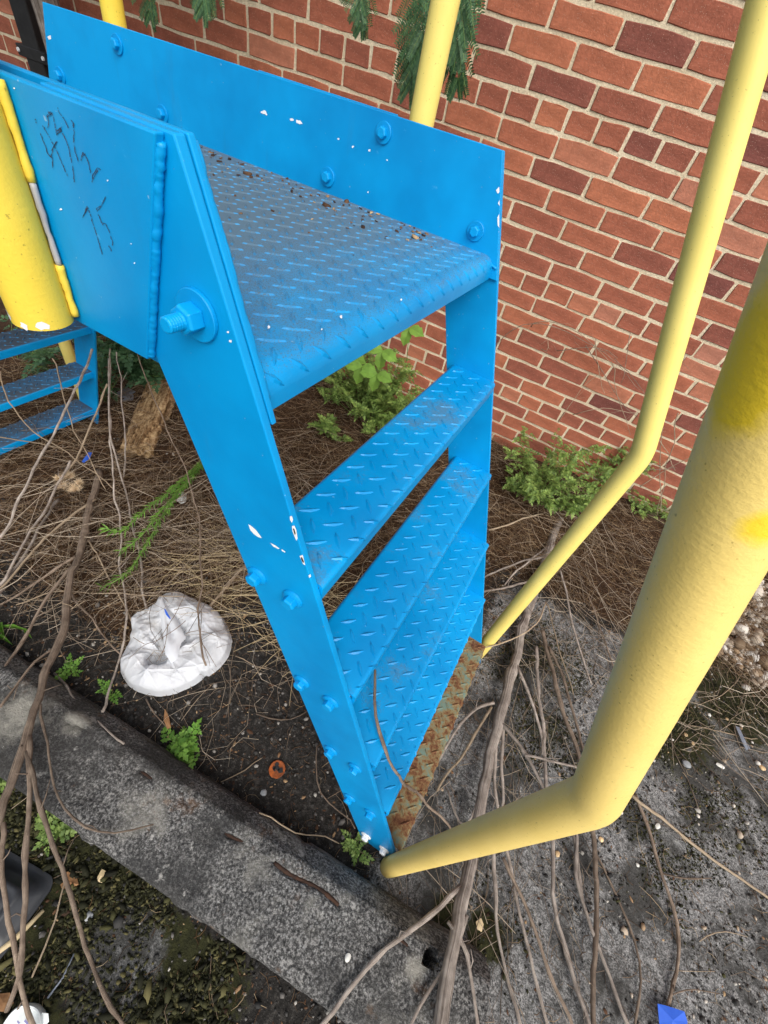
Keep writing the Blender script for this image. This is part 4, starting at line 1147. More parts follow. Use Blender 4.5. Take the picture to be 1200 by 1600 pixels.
for k, (lab, pts, r0, r1, mat) in enumerate((
    ('straight grey stem slanting across the blue far flight down to the left edge', [(144, 545, .62), (110, 620, .50), (75, 690, .38), (40, 755, .26), (0, 840, .14)], .0040, .0048, 'grey_bark'),
    ('tall grey stem standing left of the cover plate corner and reaching the bag', [(172, 545, .40), (172, 620, .30), (177, 700, .20), (183, 790, .10), (188, 860, .07), (194, 930, .05), (194, 1000, .03), (180, 1060, .02), (160, 1112, .015)], .0034, .0042, 'grey_bark'),
    ('thin stem leaning from under the cover plate past the rotten log to the bag', [(212, 542, .50), (232, 600, .38), (255, 655, .28), (285, 720, .16), (308, 790, .09), (312, 870, .07), (314, 930, .08), (314, 1000, .09), (322, 1040, .085)], .0022, .0036, 'brown_bark'),
    ('grey stem in front of the rotten log reaching the leaning thistle', [(182, 550, .40), (190, 600, .30), (198, 680, .16), (198, 720, .08), (193, 745, .03)], .0026, .0040, 'grey_bark'),
    ('bundle stem running from the dark bush down beside the thistle', [(170, 560, .45), (170, 660, .28), (178, 700, .2), (190, 750, .09), (205, 800, .05), (216, 870, .04), (226, 930, .04), (234, 960, .03)], .0040, .0044, 'grey_bark'),
    ('pale stem running from the bush to the seed head', [(168, 600, .34), (150, 650, .25), (125, 700, .16), (100, 745, .1)], .0036, .0042, 'pale_stem'),
    ('grey spiny stem passing left of the seed head toward the left edge', [(110, 720, .16), (88, 765, .10), (65, 805, .07), (40, 850, .06), (0, 915, .05)], .0050, .0052, 'grey_bark'),
    ('second spiny stem beside the seed head ending at the left edge', [(92, 780, .06), (68, 820, .05), (40, 865, .045), (10, 905, .04), (-20, 950, .04)], .0056, .0050, 'grey_bark'),
    ('straw coloured stem crossing the far flight treads from the left', [(0, 580, .46), (30, 650, .36), (65, 685, .28), (110, 715, .2), (170, 750, .09), (195, 775, .05)], .0026, .0022, 'pale_stem'),
    ('level straw stem crossing the lowest visible far tread', [(0, 683, .30), (45, 690, .28), (92, 700, .26)], .0024, .0020, 'pale_stem'),
    ('thin stem falling across the far treads beside the yellow pipe', [(82, 560, .60), (92, 600, .5), (105, 640, .40), (125, 690, .26), (150, 735, .14), (165, 765, .08)], .0022, .0020, 'pale_stem'),
    ('pale bent twig lying right across the litter above the white bag', [(25, 945, .05), (70, 930, .05), (112, 923, .06), (165, 925, .06), (230, 930, .06), (290, 933, .06)], .0020, .0016, 'pale_stem'),
    ('pale stem sloping from the rough branch toward the bag edge', [(130, 835, .06), (150, 868, .05), (175, 905, .04), (190, 945, .03), (205, 970, .02)], .0032, .0024, 'pale_stem'),
    ('brown stem sloping from the rough branch to the wheel stop', [(112, 928, .06), (128, 950, .05), (150, 985, .03), (175, 1010, .02), (188, 1022, .02)], .0036, .0026, 'brown_bark'),
    ('thick dry stalk lying between the stair stringer and the bag', [(382, 884, .025), (360, 908, .022), (340, 935, .02), (318, 962, .02)], .0062, .0050, 'pale_stem'),
    ('grey twig on the wheel stop top pointing at the small green sprout', [(85, 1052, .010), (110, 1085, .006), (140, 1115, .005), (170, 1140, .005), (194, 1162, .004)], .0040, .0028, 'grey_bark'),
    ('forked twig lying below the bag against the wheel stop', [(228, 1092, .012), (243, 1118, .01), (262, 1140, .008), (272, 1150, .006)], .0026, .0018, 'brown_bark'),
    ('pale twig beside the rusty orange lid leaning on the wheel stop', [(345, 1222, .006), (385, 1205, .006), (410, 1184, .006)], .0016, .0014, 'pale_stem'),
    ('curved thin stem looping left of the bottom tread', [(495, 1165, .01), (493, 1205, .01), (498, 1240, .01), (512, 1262, .01), (555, 1295, .02)], .0024, .0020, 'brown_bark'),
    ('pale stem lying along the ground left of the stair stringer', [(368, 1025, .006), (400, 1040, .006), (450, 1048, .006), (480, 1040, .006)], .0018, .0016, 'pale_stem'),
    ('curved brown stem left of the stringer lower bolts', [(400, 1115, .006), (418, 1124, .006), (440, 1127, .006), (465, 1120, .006), (485, 1108, .006)], .0028, .0018, 'brown_bark'),
    ('thin stem stretched along the wheel stop back edge', [(405, 1270, .012), (450, 1296, .012), (490, 1308, .012), (530, 1318, .012)], .0020, .0016, 'pale_stem'),
    ('broad split cane lying beside the black tray', [(-15, 1498, .010), (20, 1470, .012), (50, 1440, .012), (68, 1422, .012)], .0085, .0050, 'straw_flat'),
    ('thin curved cane between the black tray and the wheel stop', [(50, 1527, .006), (70, 1480, .008), (88, 1435, .010), (98, 1395, .010), (103, 1370, .010)], .0026, .0018, 'pale_stem'),
    ('grey straw lying in the moss near the white cup', [(74, 1560, .006), (92, 1530, .008), (116, 1490, .008)], .0022, .0022, 'grey_foil'),
)):
    stick('stick', pts, r0, r1, mat, lab, 'stick', twigs=2 if k < 13 and k not in (8, 9) else 0, amp=.003)

# ------------------------------------------------------------------ dead vine stems on the wall at the right
def wall_vines():
    groups = [('wiry dead vine sprawling over the bricks between stair and pale handrail',
        [[(770, 545, .02), (800, 515, .05), (830, 506, .06), (870, 510, .05), (920, 530, .03), (960, 560, .02), (1000, 610, .02)], [(830, 510, .04), (850, 500, .06), (880, 505, .06), (905, 520, .05), (935, 545, .04), (960, 575, .05)],
         [(870, 548, .03), (920, 543, .04), (950, 545, .05), (965, 560, .05)], [(915, 540, .03), (930, 570, .05), (950, 600, .06), (975, 640, .05), (1000, 655, .04)], [(960, 560, .04), (985, 580, .06), (1010, 620, .05)],
         [(895, 648, .03), (920, 640, .05), (960, 639, .05), (1000, 645, .04)], [(872, 660, .03), (890, 632, .04), (915, 600, .05), (935, 585, .04)], [(845, 545, .03), (852, 560, .05), (860, 540, .05), (856, 530, .04)],
         [(955, 565, .04), (960, 605, .06), (968, 640, .07), (985, 680, .06)], [(930, 530, .04), (935, 570, .05), (945, 615, .05)], [(985, 520, .04), (978, 560, .05), (970, 600, .05)]], .0010),
        ('dry vine stems climbing the bricks right of the pale handrail bend',
        [[(1035, 800, .06), (1033, 740, .05), (1031, 690, .04), (1050, 620, .03), (1060, 560, .02)], [(1000, 760, .08), (1040, 735, .05), (1060, 725, .03), (1085, 712, .03)], [(995, 745, .08), (1015, 690, .06), (1040, 640, .04)],
         [(1020, 668, .04), (1040, 700, .05), (1055, 735, .05)], [(985, 725, .09), (1020, 735, .07), (1055, 730, .05)], [(1060, 645, .03), (1050, 700, .05), (1040, 760, .06), (1028, 805, .08)]], .0013)]
    for lab, strands, r in groups:
        base = WP(strands[0][0][0], strands[0][0][1], .02)
        e = empty('dead_vine', base, lab, 'vine')
        for s in strands:
            P = [WP(u, v, d) for u, v, d in s]; Q = wiggle(P, .004, _srng, .03)
            mb = MB(); mb.tube([q - base for q in Q], [r * 1.45 * (1.2 - .6 * i / len(Q)) for i in range(len(Q))], 5, wob=.1, rng=_srng)
            for _ in range(3):
                i = _srng.integers(0, len(Q)); q = Q[i]; d = _srng.normal(0, 1, 3); d /= np.linalg.norm(d); L = _srng.uniform(.02, .07)
                mb.tube([q - base, q + d * L * .6 + _srng.normal(0, .004, 3) - base, q + d * L + _srng.normal(0, .008, 3) - base], [r * .6, r * .45, r * .3], 4)
            mb.build('vine_stem', M['pale_stem' if _srng.uniform() < .6 else 'brown_bark'], e, smooth=True)
wall_vines()

# ------------------------------------------------------------------ scatter helpers
def strands(name, n, region, L, r, mat, lift=0.02, bend=0.3, dens=None, seed=0, flat=0.25, yaw=None, zfn=None):
    """n thin three-sided strands lying on the ground"""
    rg = np.random.default_rng(seed); x0, x1, y0, y1 = region
    X = np.empty(0); Y = np.empty(0)
    while len(X) < n:
        x = rg.uniform(x0, x1, n * 3); y = rg.uniform(y0, y1, n * 3)
        keep = rg.uniform(0, 1, n * 3) < (dens(x, y) if dens else 1)
        X = np.append(X, x[keep]); Y = np.append(Y, y[keep])
    X, Y = X[:n], Y[:n]
    th = rg.uniform(0, 2 * np.pi, n) if yaw is None else rg.normal(yaw, .6, n) + np.pi * (rg.uniform(0, 1, n) < .5)
    LL = L * rg.uniform(.35, 1.3, n); cv = rg.normal(0, bend, n); el = np.abs(rg.normal(0, flat, n))
    K = 4; t = np.linspace(-.5, .5, K)[None]
    ang = th[:, None] + cv[:, None] * t * 2
    px = X[:, None] + np.cos(ang) * LL[:, None] * t; py = Y[:, None] + np.sin(ang) * LL[:, None] * t
    pz = (zfn or ground_z)(X, Y)[:, None] + 0.002 + rg.uniform(0, 1, n)[:, None] ** 2 * lift + (t + .5) * (np.sin(el) * LL)[:, None] * .5 + (0.25 - t * t) * rg.normal(0, .05, n)[:, None] * LL[:, None]
    pz = np.maximum(pz, (zfn or ground_z)(px.ravel(), py.ravel()).reshape(px.shape) + r * .4)
    P = np.stack([px, py, pz], -1)
    side = np.stack([-np.sin(ang), np.cos(ang), np.zeros_like(ang)], -1); up = np.array([0, 0, 1.0])
    rr = (r * rg.uniform(.5, 1.35, n))[:, None, None] * np.array([.8, 1, .9, .45])[None, :, None]
    ring = [P + side * rr * math.cos(a) + up * rr * math.sin(a) for a in (math.radians(90), math.radians(210), math.radians(330))]
    V = np.stack(ring, 2).reshape(n, K * 3, 3)
    f = []
    for k in range(K - 1):
        for j in range(3):
            f.append((k * 3 + j, k * 3 + (j + 1) % 3, k * 3 + 3 + (j + 1) % 3, k * 3 + 3 + j))
    F = (np.array(f)[None] + (np.arange(n) * K * 3)[:, None, None]).reshape(-1, 4)
    o = raw(name, V.reshape(-1, 3), F, M[mat], kind='stuff')
    return o
def chips(name, n, region, size, mat, dens=None, seed=0, thick=.25, zfn=None, asp=(1, 2.4), sphere=False, sink=.3):
    rg = np.random.default_rng(seed); x0, x1, y0, y1 = region
    X = np.empty(0); Y = np.empty(0)
    while len(X) < n:
        x = rg.uniform(x0, x1, n * 3); y = rg.uniform(y0, y1, n * 3)
        keep = rg.uniform(0, 1, n * 3) < (dens(x, y) if dens else 1)
        X = np.append(X, x[keep]); Y = np.append(Y, y[keep])
    X, Y = X[:n], Y[:n]
    if sphere:
        bm = bmesh.new(); bmesh.ops.create_icosphere(bm, subdivisions=2 if sphere == 2 else 1, radius=1)
        U = np.array([v.co[:] for v in bm.verts]); f = np.array([[v.index for v in q.verts] for q in bm.faces]); bm.free()
    else:
        U = np.array([(-1, -.55, -1), (.2, -1, -1), (1, .1, -1), (.3, .9, -1), (-.8, .6, -1), (-.8, -.45, 1), (.2, -.85, .8), (.85, .1, 1), (.2, .75, .9), (-.65, .5, .7)], float)
        f = np.array([(5, 6, 7), (5, 7, 8), (5, 8, 9), (0, 1, 6), (0, 6, 5), (1, 2, 7), (1, 7, 6), (2, 3, 8), (2, 8, 7), (3, 4, 9), (3, 9, 8), (4, 0, 5), (4, 5, 9)])
    m = len(U)
    s = size * np.exp(rg.normal(0, .45, n)); a = rg.uniform(*asp, n)
    J = U[None] * (1 + rg.normal(0, .13, (n, m, 1)))
    S = np.stack([s * np.sqrt(a), s / np.sqrt(a), s * thick * rg.uniform(.6, 1.4, n)], -1)[:, None]
    P = J * S
    e1 = rg.normal(0, .22, n); e2 = rg.normal(0, .22, n); th = rg.uniform(0, 6.283, n)
    P[..., 2] += P[..., 0] * np.tan(e1)[:, None] * .6 + P[..., 1] * np.tan(e2)[:, None] * .6
    c, q = np.cos(th)[:, None], np.sin(th)[:, None]
    x = P[..., 0] * c - P[..., 1] * q + X[:, None]; y = P[..., 0] * q + P[..., 1] * c + Y[:, None]
    z = P[..., 2] + (zfn or ground_z)(X, Y)[:, None] + (s * thick * (1 - sink))[:, None]
    V = np.stack([x, y, z], -1).reshape(-1, 3)
    F = (f[None] + (np.arange(n) * m)[:, None, None]).reshape(-1, 3)
    return raw(name, V, F, M[mat], kind='stuff', smooth=bool(sphere))
d_dry = lambda x, y: np.clip(zones(x, y)[1] * (0.25 + 1.3 * fbm(x * 4, y * 4, 77) ** 1.5) + .004, 0, 1)
d_moss = lambda x, y: zones(x, y)[2] * sstep(.40, .55, fbm(x * 9, y * 9, 5))
d_soil = lambda x, y: (1 - zones(x, y)[0]) * (1 - .7 * zones(x, y)[1])
d_all = lambda x, y: 0.35 + 0.65 * fbm(x * 6, y * 6, 44)
def scatter_all():
    strands('dry_grass', 52000, (-2.1, 1.9, -.05, 1.78), .070, .00055, 'straw', .035, .5, d_dry, 1)
    strands('dry_stalks', 2600, (-2.1, 1.7, .0, 1.75), .22, .0008, 'twig_mix', .07, .25, d_dry, 2, .12)
    strands('grass_bundle', 260, (-.72, -.08, .26, .62), .30, .0011, 'straw_flat', .05, .2, None, 8, .06, yaw=.55)
    strands('fine_litter', 5200, (-1.2, 1.5, -.7, 1.2), .035, .0006, 'straw', .004, .5, d_all, 3, .05)
    strands('loose_twigs', 260, (-1.1, 1.4, -.6, 1.2), .10, .0009, 'twig_mix', .012, .4, d_all, 4, .05)
    chips('wood_chips', 13000, (-2.0, 1.5, -.75, 1.7), .0022, 'wood_chip', lambda x, y: (1 - .88 * zones(x, y)[0]) * d_all(x, y), 5, .22)
    chips('grit', 9000, (-1.6, 1.5, -.75, 1.1), .0024, 'grit', d_soil, 6, .7, asp=(1, 1.5))
    chips('slab_grit', 4200, (.2, 1.6, -.6, 1.15), .0021, 'grit', lambda x, y: zones(x, y)[0] * sstep(.42, .62, fbm(x * 5, y * 5, 12, 4)) + .02, 7, .7, asp=(1, 1.5))
    chips('moss', 26000, (.35, 1.6, -.3, 1.25), .0013, 'moss_flake', d_moss, 29, .7, asp=(1, 2.6))
    chips('moss', 30000, (-1.3, .35, -.8, 1.2), .0021, 'moss_flake', d_moss, 9, .6, asp=(1, 2.6))
    chips('moss_tufts', 15000, (-1.3, .35, -.8, -.27), .0026, 'moss_flake', d_moss, 19, .8, asp=(1.2, 3.2), sink=0)
    gz = lambda x, y: sstep(1.00, 1.12, x) * sstep(1.16, 1.26, y) * sstep(1.75, 1.6, y)
    chips('gravel', 4600, (1.0, 2.0, 1.15, 1.75), .0078, 'gravel', gz, 10, .75, asp=(1, 1.5), sphere=1)
    chips('slab_pebbles', 170, (.35, 1.7, -.4, 1.15), .0042, 'gravel', lambda x, y: .2 + .8 * sstep(.7, 1.2, x), 11, .7, asp=(1, 1.5), sphere=1)
    hr = lambda x, y: np.exp(-((x - .56 - .10 * (y - .5)) / .16) ** 2)
    strands('heap_twigs', 200, (.35, 1.0, -.30, 1.25), .28, .0009, 'pale_twig', .05, .22, hr, 21, .08, yaw=-1.25)
    hl = lambda x, y: np.exp(-((y - .25 - .9 * (x + .95)) / .30) ** 2)
    strands('heap_twigs', 620, (-1.7, -.42, -.15, 1.1), .30, .0009, 'pale_twig', .10, .28, hl, 22, .18)
    strands('heap_twigs', 260, (-.95, -.12, -.07, .45), .17, .0008, 'pale_twig', .025, .45, lambda x, y: sstep(.38, .6, fbm(x * 5, y * 5, 61)), 24, .10)
    strands('heap_twigs', 520, (-1.7, -.40, .10, .95), .22, .0008, 'twig_mix', .10, .35, None, 25, .22)
    strands('heap_twigs', 420, (.40, 1.6, .72, 1.60), .26, .0010, 'pale_twig', .07, .30, None, 23, .12)
    # litter that has collected on the platform and far treads
    zp = lambda x, y: np.full(np.shape(x), PZ + .0008)
    chips('platform_litter', 85, (-.80, -.16, .48, .60), .0026, 'wood_chip', lambda x, y: sstep(.36, .6, y) , 12, .3, zfn=zp)
    chips('platform_specks', 120, (-1.1, -.15, .03, .6), .0016, 'wood_chip', lambda x, y: .15 + .85 * sstep(.3, .6, y), 13, .3, zfn=zp)
scatter_all()

# ------------------------------------------------------------------ plants
def lobed_leaf(rg, L):
    """small divided leaf lying in its own x (length), y (width) plane; list of polygons"""
    polys = []
    def leaflet(cx, cy, ang, l):
        c, s = math.cos(ang), math.sin(ang)
        out = [(0, 0), (.22, .10), (.30, .26), (.46, .16), (.62, .30), (.74, .14), (1, 0), (.74, -.14), (.62, -.30), (.46, -.16), (.30, -.26), (.22, -.10)]
        polys.append([(cx + (x * c - y * s) * l, cy + (x * s + y * c) * l) for x, y in out])
    n = 3
    for i in range(n):
        t = .22 + .22 * i; l = L * (.42 - .06 * i)
        leaflet(t * L, 0, math.radians(52 - 5 * i), l); leaflet(t * L, 0, math.radians(-52 + 5 * i), l)
    leaflet(.72 * L, 0, 0, .40 * L)
    return polys
def herb(name, label, cat, base, n, spread, height, leaf, mat, seed, stems=9, droop=.3, lean=(0, 0), group=None, stem_r=.0012):
    rg = random.Random(seed); base = np.array(base, float)
    e = empty(name, base, label, cat, group)
    fo = MB(); st = MB()
    tips = []
    for s in range(stems):
        a = rg.uniform(0, 6.283); q = math.sqrt(rg.uniform(0.03, 1)); h = height * rg.uniform(.25, 1.05) * (1.1 - .45 * q)
        end = np.array([math.cos(a) * spread[0] * q + lean[0] * h, math.sin(a) * spread[1] * q + lean[1] * h, h])
        root = np.array([end[0] * .10, end[1] * .10, 0])
        mid = root * .5 + end * .5 + np.array([rg.uniform(-.01, .01), rg.uniform(-.01, .01), h * .12])
        st.tube([root, mid, end], [stem_r, stem_r * .8, stem_r * .45], 5)
        tips.append((root, mid, end))
    for i in range(n):
        r_, m_, e_ = tips[i % stems]; t = rg.uniform(.25, 1.0) ** .8
        p = (1 - t) ** 2 * r_ + 2 * t * (1 - t) * m_ + t * t * e_
        az = rg.uniform(0, 6.283); el = rg.uniform(-.25, .75)
        d = np.array([math.cos(az) * math.cos(el), math.sin(az) * math.cos(el), math.sin(el)])
        up = np.array([rg.uniform(-.35, .35), rg.uniform(-.55, .15), 1.0]); w = np.cross(up, d); w /= np.linalg.norm(w); nn = np.cross(d, w)
        L = leaf * rg.uniform(.45, 1.35)
        for poly in lobed_leaf(rg, L):
            V = []
            for x, y in poly:
                V.append(p + d * x + w * y - nn * (droop * x * x / L + abs(y) * -.25) + nn * rg.uniform(-.0008, .0008))
            fo.add(V, [tuple(range(len(V)))])
    fo.build('foliage', M[mat], e); st.build('stem', M['weed_stem'], e, smooth=True)
    return e
def gp(u, v, z=0.0):
    p = G(u, v, z); return (p[0], p[1], float(ground_z(np.array([p[0]]), np.array([p[1]]))[0]) - .004)
herb('weed_clump', 'dense pale green weed clump against the bricks just right of the far stringer', 'weed', gp(822, 795), 900, (.28, .22), .40, .038, 'weed_leaf', 1, 40, lean=(.05, .1))
herb('weed_clump', 'taller thin weed reaching up the bricks left of the pale handrail bend', 'weed', gp(905, 780), 300, (.13, .10), .52, .038, 'weed_leaf', 2, 12, lean=(.25, .1))
herb('weed_clump', 'low ragged weed at the far right foot of the brick wall', 'weed', gp(985, 815), 90, (.22, .10), .12, .038, 'weed_leaf', 3, 14)
herb('weed_clump', 'wide dark green weed clump seen through the stair under the platform nose', 'weed', gp(562, 668), 1250, (.36, .26), .40, .044, 'weed_leaf', 4, 56, lean=(0, .1))
herb('weed_clump', 'small separate weed tuft in front of the clump under the stair', 'weed', gp(512, 690), 60, (.08, .07), .12, .055, 'weed_leaf', 5, 8)
herb('weed_clump', 'thin creeping weed along the wall foot behind the top tread', 'weed', gp(660, 645), 160, (.22, .09), .28, .045, 'weed_leaf', 6, 18, lean=(0, .1))
herb('weed_clump', 'dark bushy weed behind the cover plate corner next to the rotten log', 'weed', gp(205, 600), 340, (.36, .18), .34, .085, 'dark_leaf', 7, 26)
herb('weed_clump', 'dark weed sprig showing beside the far flight right stringer', 'weed', gp(170, 640), 50, (.10, .08), .50, .060, 'dark_leaf', 8, 7)
herb('weed_clump', 'weed growth on the bank behind the far flight treads', 'weed', gp(30, 570), 120, (.5, .12), .22, .06, 'dark_leaf', 9, 14)
herb('kerb_sprout', 'bright green parsley-like sprout at the back edge of the wheel stop', 'sprout', gp(285, 1172), 40, (.045, .055), .05, .050, 'bright_leaf', 11, 9)
herb('kerb_sprout', 'dark green sprout at the foot of the blue stringer', 'sprout', gp(556, 1322), 24, (.022, .030), .04, .026, 'weed_leaf', 12, 6)
herb('kerb_sprout', 'light green sprout between the rough branch and the wheel stop', 'sprout', gp(112, 1050), 16, (.030, .018), .035, .032, 'bright_leaf', 13, 5)
herb('kerb_sprout', 'tiny green sprout just left of the white bag', 'sprout', gp(168, 1082), 12, (.022, .018), .03, .026, 'bright_leaf', 14, 4)
herb('kerb_sprout', 'shaded green sprout under the front of the wheel stop', 'sprout', gp(74, 1302), 24, (.035, .030), .05, .035, 'weed_leaf', 15, 6)
herb('kerb_sprout', 'green sprout at the left picture edge before the wheel stop', 'sprout', gp(2, 1235), 20, (.03, .03), .05, .035, 'weed_leaf', 16, 5)

def thistle():
    base = np.array(G(338, 700, .0)); base[2] = ground_z(base[:1], base[1:2])[0]
    e = empty('leaning_thistle', base, 'bright green narrow leaved weed stem leaning left above the white bag', 'weed')
    rg = random.Random(5); fo = MB(); st = MB()
    for pts in ([(338, 700, .02), (300, 738, .10), (255, 775, .15), (215, 808, .17), (190, 832, .16), (165, 826, .15)],
                [(338, 700, .02), (305, 735, .09), (262, 788, .14), (230, 825, .15), (205, 850, .14), (190, 860, .13)],
                [(335, 702, .02), (290, 755, .08), (245, 820, .10), (222, 865, .09), (205, 890, .08), (180, 908, .07), (160, 916, .06)]):
        P = [G(*p) for p in pts]; Q = wiggle(P, .001, _srng, .012); n = len(Q)
        st.tube([q - base for q in Q], [.0044 * (1 - .6 * i / n) for i in range(n)], 6)
        for i in range(2, n):
            for _ in range(6):
                t = (Q[min(i + 1, n - 1)] - Q[i - 1]); t /= np.linalg.norm(t)
                r = np.array([rg.gauss(0, 1) for _ in range(3)]); r -= t * (r @ t); r /= np.linalg.norm(r)
                d = r * .75 + t * .65; d /= np.linalg.norm(d); w = np.cross(d, t); w /= np.linalg.norm(w)
                L = rg.uniform(.014, .034) * (1.2 if i > n - 8 else .85); b = Q[i] - base; k = .0026
                fo.add([b, b + d * L * .35 + w * k, b + d * L - np.array([0, 0, .004]), b + d * L * .35 - w * k], [(0, 1, 2, 3)])
    fo.build('leaf_blades', M['bright_leaf'], e); st.build('stem', M['weed_stem'], e, smooth=True)
thistle()

def broad_vine():
    base = np.array(gp(610, 640)); base = np.array([base[0], base[1] , base[2]])
    e = empty('creeper', base, 'young creeper with broad yellow green three part leaves behind the platform nose', 'creeper')
    st = MB(); rg = random.Random(9)
    out = [(0, 0), (.18, .22), (.42, .33), (.60, .27), (.66, .33), (.82, .16), (1, 0), (.82, -.16), (.66, -.33), (.60, -.27), (.42, -.33), (.18, -.22)]
    for (u, v, off, sz) in ((598, 548, .34, .085), (566, 572, .42, .085), (590, 584, .44, .080), (640, 512, .34, .075), (556, 560, .38, .06)):
        c = WP(u, v, off)
        st.tube([np.zeros(3), (c - base) * .5 + np.array([.0, .06, .02]), c - base], [.002, .0016, .001], 5)
        for ang in (-115, -15, 75):
            a = math.radians(ang - 65 + rg.uniform(-12, 12))
            d = np.array([math.cos(a), -.35, math.sin(a) * .9]); d /= np.linalg.norm(d)
            nn = np.array([.1, -.75, .65]); w = np.cross(nn, d); w /= np.linalg.norm(w); nn = np.cross(d, w)
            V = [c - base + d * x * sz + w * y * sz * .95 - nn * (.22 * x * x * sz - abs(y) * .25 * sz) for x, y in out]
            V.append(c - base + d * .5 * sz - nn * .05 * sz)
            mb = MB(); n = len(out); mb.add(V, [(n, i, (i + 1) % n) for i in range(n)])
            mb.build('leaf', M['vine_leaf'], e)
    st.build('stem', M['weed_stem'], e, smooth=True)
broad_vine()
def blades():
    base = np.array(gp(8, 985)); e = empty('grass_tuft', base, 'few broad green grass blades at the left edge above the wheel stop', 'grass tuft')
    mb = MB()
    for (u0, v0, u1, v1, h) in ((0, 978, 45, 985, .03), (2, 972, 8, 1000, .02), (38, 982, 50, 998, .02), (-5, 990, 20, 1008, .03)):
        a = G(u0, v0, .012) - base; b = G(u1, v1, h) - base; m = (a + b) / 2 + np.array([0, 0, .015]); d = b - a; w = np.cross(d, (0, 0, 1)); w = w / np.linalg.norm(w) * .005
        mb.add([a - w * .5, a + w * .5, m + w, b, m - w], [(0, 1, 2, 3, 4)])
    mb.build('blade', M['bright_leaf'], e)
blades()

# ------------------------------------------------------------------ litter: bag, log, lid, tray, cup, scraps
def make_bag():
    O = [(186, 1042), (192, 1020), (203, 1000), (206, 985), (205, 966), (214, 958), (232, 953), (246, 942), (250, 932), (262, 927), (280, 924), (300, 932), (318, 940), (338, 952), (352, 970), (360, 990), (363, 1000), (357, 1022), (343, 1042), (322, 1057), (300, 1066), (284, 1068), (275, 1080), (258, 1090), (236, 1093), (214, 1087), (200, 1072), (190, 1056)]
    P = np.array([G(u, v, .015)[:2] for u, v in O]); cen = np.array(G(268, 1012, .015)[:2])
    ang = np.unwrap(np.arctan2(P[:, 1] - cen[1], P[:, 0] - cen[0])); rad = np.hypot(P[:, 0] - cen[0], P[:, 1] - cen[1])
    if ang[-1] < ang[0]: ang = ang[::-1]; rad = rad[::-1]
    NA, NR = 300, 110
    A = np.linspace(0, 2 * np.pi, NA, endpoint=False)
    R = np.interp(A, np.concatenate([ang - 2 * np.pi, ang, ang + 2 * np.pi]), np.concatenate([rad, rad, rad]))
    R = R * (1 + .035 * (fbm(np.cos(A) * 7, np.sin(A) * 7, 4, 3) - .5))
    hol = np.array(G(255, 1018, .03)[:2]) - cen
    Ag, Sg = np.meshgrid(A, np.linspace(0.0, 1.0, NR), indexing='ij')
    # polar grid whose centre is the open mouth of the bag
    x = cen[0] + np.cos(Ag) * R[:, None] * Sg + hol[0] * (1 - Sg); y = cen[1] + np.sin(Ag) * R[:, None] * Sg + hol[1] * (1 - Sg)
    wob = 1.6 * (fbm(x * 16, y * 16, 3, 3) - .5)
    mouth = .30 + .13 * np.cos(2 * (Ag - 1.75)) + .12 * (fbm(np.cos(Ag) * 3, np.sin(Ag) * 3, 14) - .5)
    u = np.clip((Sg - mouth) / (1 - mouth), 0, 1)
    roll = np.sqrt(np.clip(1 - (2 * np.clip(u, 0, 1) ** .75 - 1) ** 2, 0, 1))            # puffed ring round the mouth
    inner = sstep(0, 1, np.clip(Sg / mouth, 0, 1))
    z = .006 + .040 * roll * (.75 + .5 * fbm(np.cos(Ag) * 1.6 + 4, np.sin(Ag) * 1.6 + 2, 6, 2)) * (u > 0) + .006 * inner
    def facet(px, py, f, sd):                                                            # flat facets with sharp folds
        px, py = px * f, py * f
        s = (px + py) * .3660254; i0 = np.floor(px + s); j0 = np.floor(py + s)
        t = (i0 + j0) * .2113249; fx = px - (i0 - t); fy = py - (j0 - t)
        a = px + s - i0; b = py + s - j0
        i0 = i0.astype(np.int64); j0 = j0.astype(np.int64)
        def h(p, q):
            n = (p * 374761393 + q * 668265263 + sd * 974634777) & 0x7fffffff; n = ((n ^ (n >> 13)) * 1274126177) & 0x7fffffff; n = n ^ (n >> 16)
            return (n & 0xffff) / 65535.0
        up = a > b
        h0 = h(i0, j0); h2 = h(i0 + 1, j0 + 1); h1 = np.where(up, h(i0 + 1, j0), h(i0, j0 + 1))
        hi = np.where(up, a, b); lo = np.where(up, b, a)
        edge = np.minimum(np.minimum(1 - hi, hi - lo), lo)
        keep = h0 + h2 > .75
        return h0 * (1 - hi) + h1 * (hi - lo) + h2 * lo + .10 * np.exp(-edge / .05) * keep
    wx, wy = x + .012 * (fbm(x * 20, y * 20, 41, 2) - .5), y + .012 * (fbm(x * 20, y * 20, 42, 2) - .5)
    z = z + (facet(wx, wy, 11, 3) - .5) * .030 * (.35 + .65 * roll) + (facet(wx * .8 + wy * .6, wy * .8 - wx * .6, 21, 5) - .5) * .009 + (facet(wx * .6 - wy * .8, wy * .6 + wx * .8, 55, 8) - .5) * .0018
    fold = (x - cen[0]) * .80 - (y - cen[1]) * .60 - .012                              # one long overlap fold
    z = z + .010 * sstep(-.004, .004, fold + .02 * (fbm(x * 12, y * 12, 31) - .5)) * (u > .05) * (1 - Sg)
    gz = ground_z(x, y)
    z = gz + .004 + np.maximum(z, 0.002) * (1 - sstep(.95, 1.0, Sg) * .92)
    o0 = np.array([cen[0], cen[1], 0.0])
    V = np.stack([x, y, z], -1); i = np.arange(NA * NR).reshape(NA, NR); j = np.roll(i, -1, 0)
    F = np.stack([i[:, :-1], i[:, 1:], j[:, 1:], j[:, :-1]], -1).reshape(-1, 4)
    e = empty('plastic_bag', o0, 'crumpled white plastic bag lying on the dark soil left of the stair', 'bag')
    o = raw('bag_film', V.reshape(-1, 3) - o0, F, M['film'], e, smooth=False)
